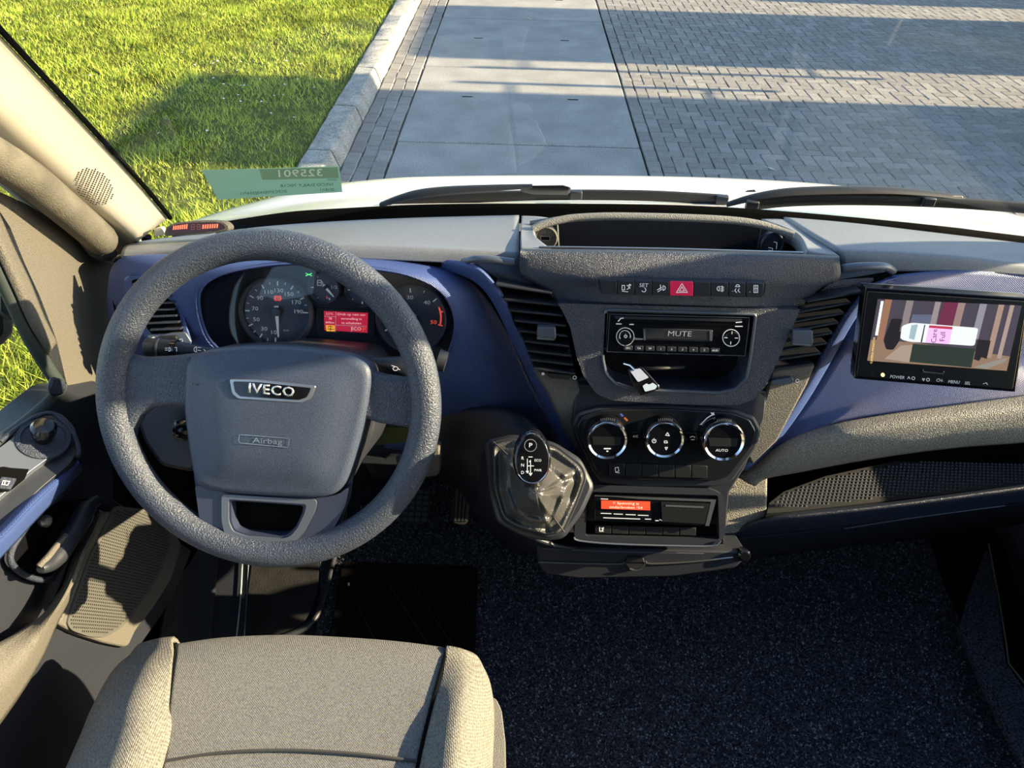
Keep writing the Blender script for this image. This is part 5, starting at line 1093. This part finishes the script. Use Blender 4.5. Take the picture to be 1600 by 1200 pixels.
nt.links.new(geo.outputs['Random Per Island'], cr.inputs[0]); nt.links.new(cr.outputs[0], b.inputs['Base Color'])
tag(link('carpet_tufts', me, tm, None, smooth=0), 'dark blue-grey speckled carpet pile covering the cab floor', 'carpet', kind='stuff')
mt_ = thing('floor_mat', 'black rectangular floor mat with diagonal stitching before the driver seat', 'floor mat', Zp(635, 950, FZ+.015))
MPl = PZ(FZ+.022)
slab('pile', MPl, rnd([(534, 876), (747, 884), (744, 960), (742, 1020), (700, 1060), (508, 1050), (516, 985)], 12), .010, matm, mt_, bevel=.003)
seamd = mat('dark_groove', (.016, .018, .022), .8)
for a_, b_ in (((590, 885), (672, 1012)), ((640, 905), (708, 1010)), ((560, 950), (592, 1010)), ((700, 890), (741, 960))): strokes('stitch_line', MPl, [[a_, b_]], 1.0, seamd, mt_)
tag(slab('lint_speck', MPl, [(543, 911), (546, 910), (547, 914), (544, 915)], .001, cream, None, lift=.002), 'white speck of lint on the black floor mat', 'lint')
# entrance step on the driver side
stp = thing('entry_step', 'dark moulded entry step with pale piping left of the floor mat', 'step', Zp(400, 940, FZ+.01))
slab('tread', PZ(FZ+.004), rnd([(200, 780), (540, 770), (520, 880), (505, 935), (480, 978), (425, 1000), (380, 1060), (180, 1060)], 14), .05, plastd, stp, bevel=.004)
surf('step_riser', [[Zp(272, 850, -1.18), Zp(262, 940, -1.18), Zp(250, 1010, -1.18), Zp(240, 1090, -1.18)], [Zp(300, 850, -1.24), Zp(285, 940, -1.24), Zp(275, 1010, -1.24), Zp(270, 1090, -1.24)], [Zp(345, 850, -1.268), Zp(335, 940, -1.268), Zp(330, 1010, -1.268), Zp(325, 1090, -1.268)]], plastd, stp, nv=4)
tube('step_lip', on(PZ(FZ+.012), [(540, 800), (520, 880), (506, 935), (485, 975), (440, 996), (400, 1005)], 5, False), .006, plastd, stp, 8)
for xa, xb, mm, r_ in ((376, 370, threadm, .0016), (386, 382, threadm, .0011)): tube('piping', on(PZ(FZ+.009), [(xa+3, 870), (xa, 930), (xb, 990), (xb-6, 1040)], 4, False), r_, mm, stp, 6)
tag(slab('dusty_pad', PZ(FZ+.012), rnd([(396, 860), (500, 850), (496, 930), (470, 985), (388, 1010), (384, 960)], 12), .004, mat('dusty_black_rubber', (.010, .010, .012), .9, vary=(25, .7), bump=(300, .5, .002)), None), 'dusty black rubber pad in the driver footwell left of the mat', 'pad')
# pedals
def pedal(name, lab, pl, px, ribs, arm):
    t = thing(name, lab, 'pedal', pl.at(*px[0])-Vector((0, 0, .1)), 'pedals under the dashboard')
    slab('pad', pl, rnd(px, 7), .012, rubber, t, bevel=.002)
    for q in ribs: slab('tread_bar', pl, q, .003, mat('worn_rubber_ridge', (.055, .06, .072), .6), t, lift=.003)
    tube('arm', [pl.at(*arm)-pl.n*.012, pl.at(*arm)+Vector((0, .10, .06)), pl.at(*arm)+Vector((0, .22, .16))], .010, plastd, t, 8)
BP = tilt(648, 790, .99, 50)
bars = []
for i in range(6): 
    for j in range(5):
        x = 622+j*10.3-i*.8; y = 764+i*8.7+j*.5; bars.append([(x, y), (x+7.6, y+.3), (x+6.8, y+5.6), (x-.7, y+5.3)])
pedal('brake_pedal', 'brake pedal with a grid of rubber studs beside the wheel rim', BP, [(618, 757), (674, 761), (668, 818), (650, 820), (614, 815)], bars, (648, 765))
AP_ = tilt(720, 790, .97, 50)
pedal('accelerator_pedal', 'narrow ribbed accelerator pedal between brake pedal and gear console', AP_, [(711, 757), (736, 758), (731, 817), (722, 821), (706, 818), (705, 790)], [[(713+i*6.2, 764), (716.5+i*6.2, 764), (713.5+i*5.4, 814), (710+i*5.4, 814)] for i in range(4)], (724, 762))
# passenger side sill, door foot and stowage
sl_ = thing('side_sill', None, None, Vector((1.0, .8, FZ)), kind='structure')
surf('sill_side', [[Zp(1412, 800, FZ), Zp(1450, 836, FZ), Zp(1478, 920, FZ), Zp(1520, 1010, FZ), Zp(1575, 1140, FZ), Zp(1640, 1330, FZ)], [Zp(1440, 800, FZ+.05), Zp(1480, 836, FZ+.05), Zp(1510, 920, FZ+.05), Zp(1552, 1010, FZ+.05), Zp(1610, 1140, FZ+.05), Zp(1680, 1330, FZ+.05)], [Zp(1520, 800, FZ+.06), Zp(1560, 836, FZ+.06), Zp(1590, 920, FZ+.06), Zp(1630, 1010, FZ+.06), Zp(1700, 1140, FZ+.06), Zp(1760, 1330, FZ+.06)]], blackm, sl_, nv=4)
tube('sill_edge', [Zp(1545, 850, FZ+.07), Zp(1560, 930, FZ+.07), Zp(1573, 1010, FZ+.07), Zp(1576, 1036, FZ+.07), Zp(1610, 1080, FZ+.07)], .0016, greym, sl_, 6)
slab('sill_carpet', PZ(FZ+.064), [(1540, 860), (1550, 870), (1572, 1035), (1600, 1075), (1660, 1100), (1640, 1250), (1590, 1180), (1545, 1090), (1498, 985), (1515, 930)], .01, carpet, sl_)
# ================================================================== DRIVER DOOR
dr = thing('door_1', None, None, Vector((XL, .4, FZ)), kind='structure')
DP = PX(-.605)
slab('door_panel', PX(-.612), [(-120, 730), (-40, 705), (0, 688), (60, 641), (104, 604), (150, 595), (176, 700), (178, 780), (300, 860), (268, 940), (215, 1015), (190, 1110), (150, 1330), (-160, 1400)], .05, plastd, dr, bevel=.003)
# window corner trim and frame bar
qt = slab('corner_trim', PX(-.618), rnd([(-80, 262), (0, 300), (40, 318), (80, 342), (115, 364), (150, 388), (178, 400), (176, 470), (172, 600), (106, 606), (88, 530), (62, 462), (38, 410), (16, 355), (-20, 300)], 6), .02, greym, dr, bevel=.003)
surf('window_frame_bar', [[PX(-.612).at(*p) for p in [(-40, 272), (-5, 325), (22, 385), (48, 440), (70, 495), (90, 535)]], [PX(-.604).at(*p) for p in [(-52, 278), (-18, 333), (8, 392), (34, 447), (58, 502), (82, 545)]], [PX(-.612).at(*p) for p in [(-64, 290), (-30, 342), (-4, 400), (22, 456), (48, 512), (76, 556)]]], greym, dr, nv=4)
tube('window_seal', crom([PX(-.622).at(*p) for p in [(-80, 290), (-40, 345), (-12, 405), (15, 462), (42, 520), (70, 568), (92, 600)]], 4), .0085, sealm, dr, 8)
tube('window_seal', crom([PX(-.616).at(*p) for p in [(96, 600), (92, 612), (60, 642), (20, 674), (-40, 712)]], 4), .0075, sealm, dr, 8)
slab('seal_corner', PX(-.60), rnd([(84, 588), (100, 592), (106, 606), (98, 618), (84, 620), (78, 606)], 5), .006, plast, dr, bevel=.004)
link('pane', meshof([PX(-.635).at(*p) for p in [(-160, 200), (-60, 300), (95, 600), (60, 645), (-160, 790)]], [(0, 1, 2, 3, 4)]), glass, dr, smooth=0)
# rest of the frame (out of the picture) and upper guide
link('upper_frame', tube_me([(-.64, .95, -.42), (-.60, .70, -.08), (-.56, .36, .40), (-.55, -.28, .42), (-.63, -.28, -.6)], .022, 8), rubber, dr)
link('kick_panel', box3((-.665, .80, -1.03), .04, 1.0, .50), blackm, dr, smooth=0)
# armrest pod with switches
AR = Pl(PX(-.575).at(72, 682), (.42, -.12, .90))
slab('armrest_pod', AR, rnd([(-60, 720), (0, 684), (40, 655), (60, 646), (95, 644), (118, 668), (124, 700), (112, 722), (70, 757), (0, 822), (-60, 880)], 10), .06, plastd, dr, lift=-.006, bevel=.008)
tube('pod_edge', on(AR.up(.003), [(0, 690), (30, 667), (58, 650), (82, 646), (100, 660), (116, 680), (123, 702), (122, 713)], 4, False), .003, plast, dr, 8)
sw_p = slab('switch_plate', AR, rnd([(-60, 735), (0, 699), (40, 668), (62, 663), (90, 665), (103, 680), (100, 698), (50, 734), (0, 776), (-60, 830)], 7), .01, satin, dr, lift=.003, bevel=.0015)
k = (AR.at(73, 682)-AR.at(72, 682)).length; c = AR.up(.004).at(68, 685)
lathe('mirror_knob_base', c, AR.n, [(.030, -.002), (.029, .001), (.024, .002), (.023, .0005)], plast, sw_p, 32)
lathe('mirror_knob', c, AR.n, [(.010, .0), (.0115, .006), (.0115, .014), (.014, .017), (.014, .024), (.011, .028), (.0005, .029)], plastg, sw_p, 24)
slab('switch_well', AR, [(-40, 735), (6, 729), (17, 731), (45, 733), (38, 748), (16, 766), (-4, 770), (-40, 790)], .002, blackm, sw_p, lift=.0042)
slab('window_switch', AR, [(2, 744), (26, 747), (16, 764), (-8, 762)], .006, plast, sw_p, lift=.008, bevel=.001)
slab('window_switch', AR, [(-32, 748), (-4, 744), (-14, 761), (-44, 770)], .006, plast, sw_p, lift=.008, bevel=.001)
strokes('window_icon', AR.up(.0084), [[(3, 757), (5, 751), (15, 752), (12, 758), (3, 757)], [(8, 751), (7, 757)]], 1.4, white_p, sw_p)
surf('navy_band', [[PX(-.572).at(*p) for p in [(-70, 885), (-20, 842), (10, 810), (45, 772), (80, 742), (118, 716)]], [PX(-.548).at(*p) for p in [(-70, 905), (-20, 860), (14, 828), (52, 788), (90, 752), (124, 722)]], [PX(-.566).at(*p) for p in [(-70, 945), (-20, 895), (18, 855), (58, 812), (98, 770), (130, 735)]]], bluem, dr, nv=5)
# inner handle recess, pull bar, pocket rail
slab('handle_recess_dark', PX(-.607), rnd([(40, 830), (85, 785), (140, 778), (150, 800), (120, 850), (92, 900), (70, 908), (36, 896), (18, 878), (16, 855)], 10), .004, plastg, dr, lift=.0)  # shade inside the handle cavity, painted as a flat black plate
tube('recess_lip', crom([PX(-.600).at(*p) for p in [(95, 776), (60, 800), (35, 832), (19, 858), (18, 880), (38, 898), (62, 906), (84, 904)]], 4), .004, plast, dr, 8)
tube('pull_bar', crom([PX(-.565).at(*p) for p in [(150, 783), (142, 788), (130, 802), (114, 832), (98, 858), (80, 880), (63, 889)]], 4), [.008]*6+[.012]*13+[.011, .010, .009, .008, .007, .005], plastd, dr, 12)
surf('pull_bar_lit_side', [[PX(-.560).at(*p) for p in [(108, 835), (92, 852), (76, 872), (64, 886)]], [PX(-.575).at(*p) for p in [(113, 848), (108, 868), (92, 886), (72, 893)]]], greym, dr, nv=3)  # lit lower side of the bar, its light put into a paler material
tube('door_catch', crom([PX(-.57).at(*p) for p in [(147, 795), (152, 805), (150, 818), (146, 830)]], 4), .0035, plast, dr, 8)
lathe('lock_button', PX(-.598).at(68, 814), (1, -.3, .3), [(.008, 0), (.008, .006), (.005, .009), (.0005, .009)], silver, dr, 16)
surf('pocket_rail', [[PX(-.580).at(*p) for p in [(154, 796), (138, 826), (118, 864), (104, 905), (88, 930), (66, 960), (30, 985), (-10, 1008), (-60, 1025)]], [PX(-.555).at(*p) for p in [(158, 800), (144, 832), (126, 868), (112, 905), (97, 935), (78, 965), (50, 1010), (10, 1060), (-40, 1110)]], [PX(-.572).at(*p) for p in [(163, 806), (152, 838), (136, 872), (120, 908), (108, 940), (90, 975), (66, 1030), (30, 1090), (-20, 1160)]]], greym, dr, nv=4, nu=5)
slab('lower_panel', PX(-.588), rnd([(168, 800), (250, 800), (285, 850), (268, 905), (240, 950), (212, 985), (200, 1012), (165, 1005), (125, 992), (100, 980), (92, 975), (110, 940), (135, 870)], 8), .02, greym, dr, bevel=.004)
slab('pocket_well', PX(-.60), rnd([(92, 975), (165, 1005), (205, 1014), (180, 1090), (150, 1200), (60, 1250), (-60, 1250), (-40, 1150), (30, 1090)], 8), .01, plastd, dr)
gr_ = slab('speaker_grille', PX(-.586), rnd([(180, 790), (258, 800), (268, 850), (256, 885), (232, 928), (205, 965), (188, 982), (165, 996), (140, 995), (112, 985), (105, 975), (112, 950), (140, 870)], 8), .003, mat('grille_grey', (.10, .097, .09), .55), dr, lift=.0005)
vs = []; fs = []; gp = [(183, 796), (254, 803), (264, 850), (252, 885), (229, 925), (203, 962), (186, 979), (164, 992), (141, 991), (115, 982), (109, 974), (116, 950), (143, 872)]
o_ = PX(-.5850)
for i in range(90):
    for j in range(90):
        c = Vector((-.5852, .50+i*.0052+(j % 2)*.0026, -1.16+j*.0045))
        if not inside(proj(c), gp): continue
        b = len(vs)
        for q in range(5): vs.append(c+Vector((0, math.cos(q*1.257)*.00165, math.sin(q*1.257)*.0012)))
        fs.append(tuple(range(b, b+5)))
tag(link('grille_holes', onem(vs, fs), blackm, gr_, smooth=0), kind='stuff')
# ================================================================== DRIVER SEAT
seat = thing('driver_seat', 'grey woven fabric driver seat cushion in the lower left foreground', 'seat', Vector((-.24, .2, FZ)))
def rowz(z, pts): return [Zp(p[0], p[1], p[2] if len(p) > 2 else z) for p in pts]
L0 = [(275, 1006, -.853), (350, 996, -.853), (450, 992, -.853), (560, 997, -.853), (640, 1004, -.853), (697, 1012, -.853)]
cc = [[p+Vector((0, -.012, -.14)) for p in rowz(0, L0)], [p+Vector((0, .004, -.05)) for p in rowz(0, L0)], rowz(0, L0),
      rowz(-.832, [(272, 1024), (348, 1012), (450, 1009), (560, 1013), (640, 1020), (694, 1030)]),
      rowz(-.826, [(267, 1060), (346, 1052), (450, 1049), (560, 1052), (632, 1058), (684, 1066)]),
      rowz(-.830, [(261, 1105), (345, 1100), (450, 1098), (560, 1100), (628, 1104), (672, 1112)]),
      rowz(-.838, [(250, 1200), (340, 1200), (450, 1200), (555, 1200), (612, 1200), (652, 1200)])]
back = [Vector((p.x, .05, -.86)) for p in cc[-1]]; cc.append([p.lerp(q, .5)+Vector((0, 0, .0)) for p, q in zip(cc[-1], back)]); cc.append(back)
surf('centre_panel', cc, fabricn, seat, nu=6, nv=5)
def bolst(o1, mid_, seam, sgn):
    R = []
    for (a_, b_, c_) in zip(o1, mid_, seam): 
        A = Zp(*a_); R.append([A+Vector((-sgn*.02, 0, -.16)), A+Vector((0, 0, -.05)), A, Zp(*b_), Zp(*c_)])
    l = R[-1]; R.append([Vector((p.x, .05, p.z-.01)) for p in l]); return R
f_ = bolst([(228, 1020, -.885), (206, 1030, -.875), (180, 1055, -.872), (150, 1110, -.875), (112, 1200, -.885)], [(252, 1009, -.862), (240, 1024, -.838), (224, 1055, -.822), (204, 1105, -.816), (180, 1200, -.816)], [(275, 1006, -.853), (272, 1024, -.832), (267, 1060, -.826), (261, 1105, -.830), (250, 1200, -.838)], -1)
g_ = [[p+Vector((.01, -.01, -.12)) for p in f_[0]]]+f_
surf('left_bolster', g_, fabric, seat, nu=5, nv=5)
f_ = bolst([(742, 1030, -.885), (757, 1045, -.875), (766, 1075, -.872), (768, 1120, -.875), (765, 1200, -.885)], [(722, 1018, -.862), (728, 1032, -.838), (730, 1066, -.822), (722, 1112, -.816), (712, 1200, -.816)], [(697, 1012, -.853), (694, 1030, -.832), (684, 1066, -.826), (672, 1112, -.830), (652, 1200, -.838)], 1)
g_ = [[p+Vector((-.01, -.01, -.12)) for p in f_[0]]]+f_
surf('right_bolster', g_, fabric, seat, nu=5, nv=5)
for sm_ in ([(275, 1006, -.852), (272, 1024, -.831), (267, 1060, -.825), (261, 1105, -.829), (250, 1200, -.837), (240, 1290, -.842)], [(697, 1012, -.852), (694, 1030, -.831), (684, 1066, -.825), (672, 1112, -.829), (652, 1200, -.837), (640, 1290, -.842)]):
    tube('seam', crom([Zp(*p) for p in sm_], 5), .0022, blackm, seat, 6)
tube('cross_seam', crom([Zp(*p) for p in [(252, 1190, -.8365), (345, 1176, -.8325), (450, 1172, -.8320), (560, 1178, -.8325), (655, 1190, -.8365)]], 5), .0018, mat('dull_thread', (.05, .05, .05), .9), seat, 6)
slab('side_cover', PZ(-.90), rnd([(762, 1085), (776, 1092), (784, 1110), (790, 1160), (793, 1330), (752, 1330), (756, 1150)], 5), .10, mat('grey_beige_plastic', (.20, .19, .175), .5, bump=GR), seat, bevel=.006)
link('base', box3((-.23, .20, (FZ-.98)/2), .36, .34, -.98-FZ), plastd, seat, bevel=.01)
link('under_tray', box3((-.23, .23, -.955), .42, .44, .05), plastd, seat, bevel=.01)
bk = [[Vector((x, y-.16*0, z)) for x in (-.45, -.40, -.23, -.06, -.01)] for y, z in ((0, 0),)]
bks = []
for (y, z, w_2) in ((.02, -.90, .20), (-.02, -.70, .225), (-.10, -.45, .225), (-.16, -.25, .20), (-.19, -.20, .17), (-.23, -.25, .19), (-.24, -.45, .21), (-.16, -.75, .21), (-.10, -.92, .2)):
    bks.append([Vector((-.235+w_2*t, y+.03*abs(t)**3, z)) for t in (-1, -.6, 0, .6, 1)])
surf('backrest', bks, fabric, seat, nu=4, nv=4, thick=.0)
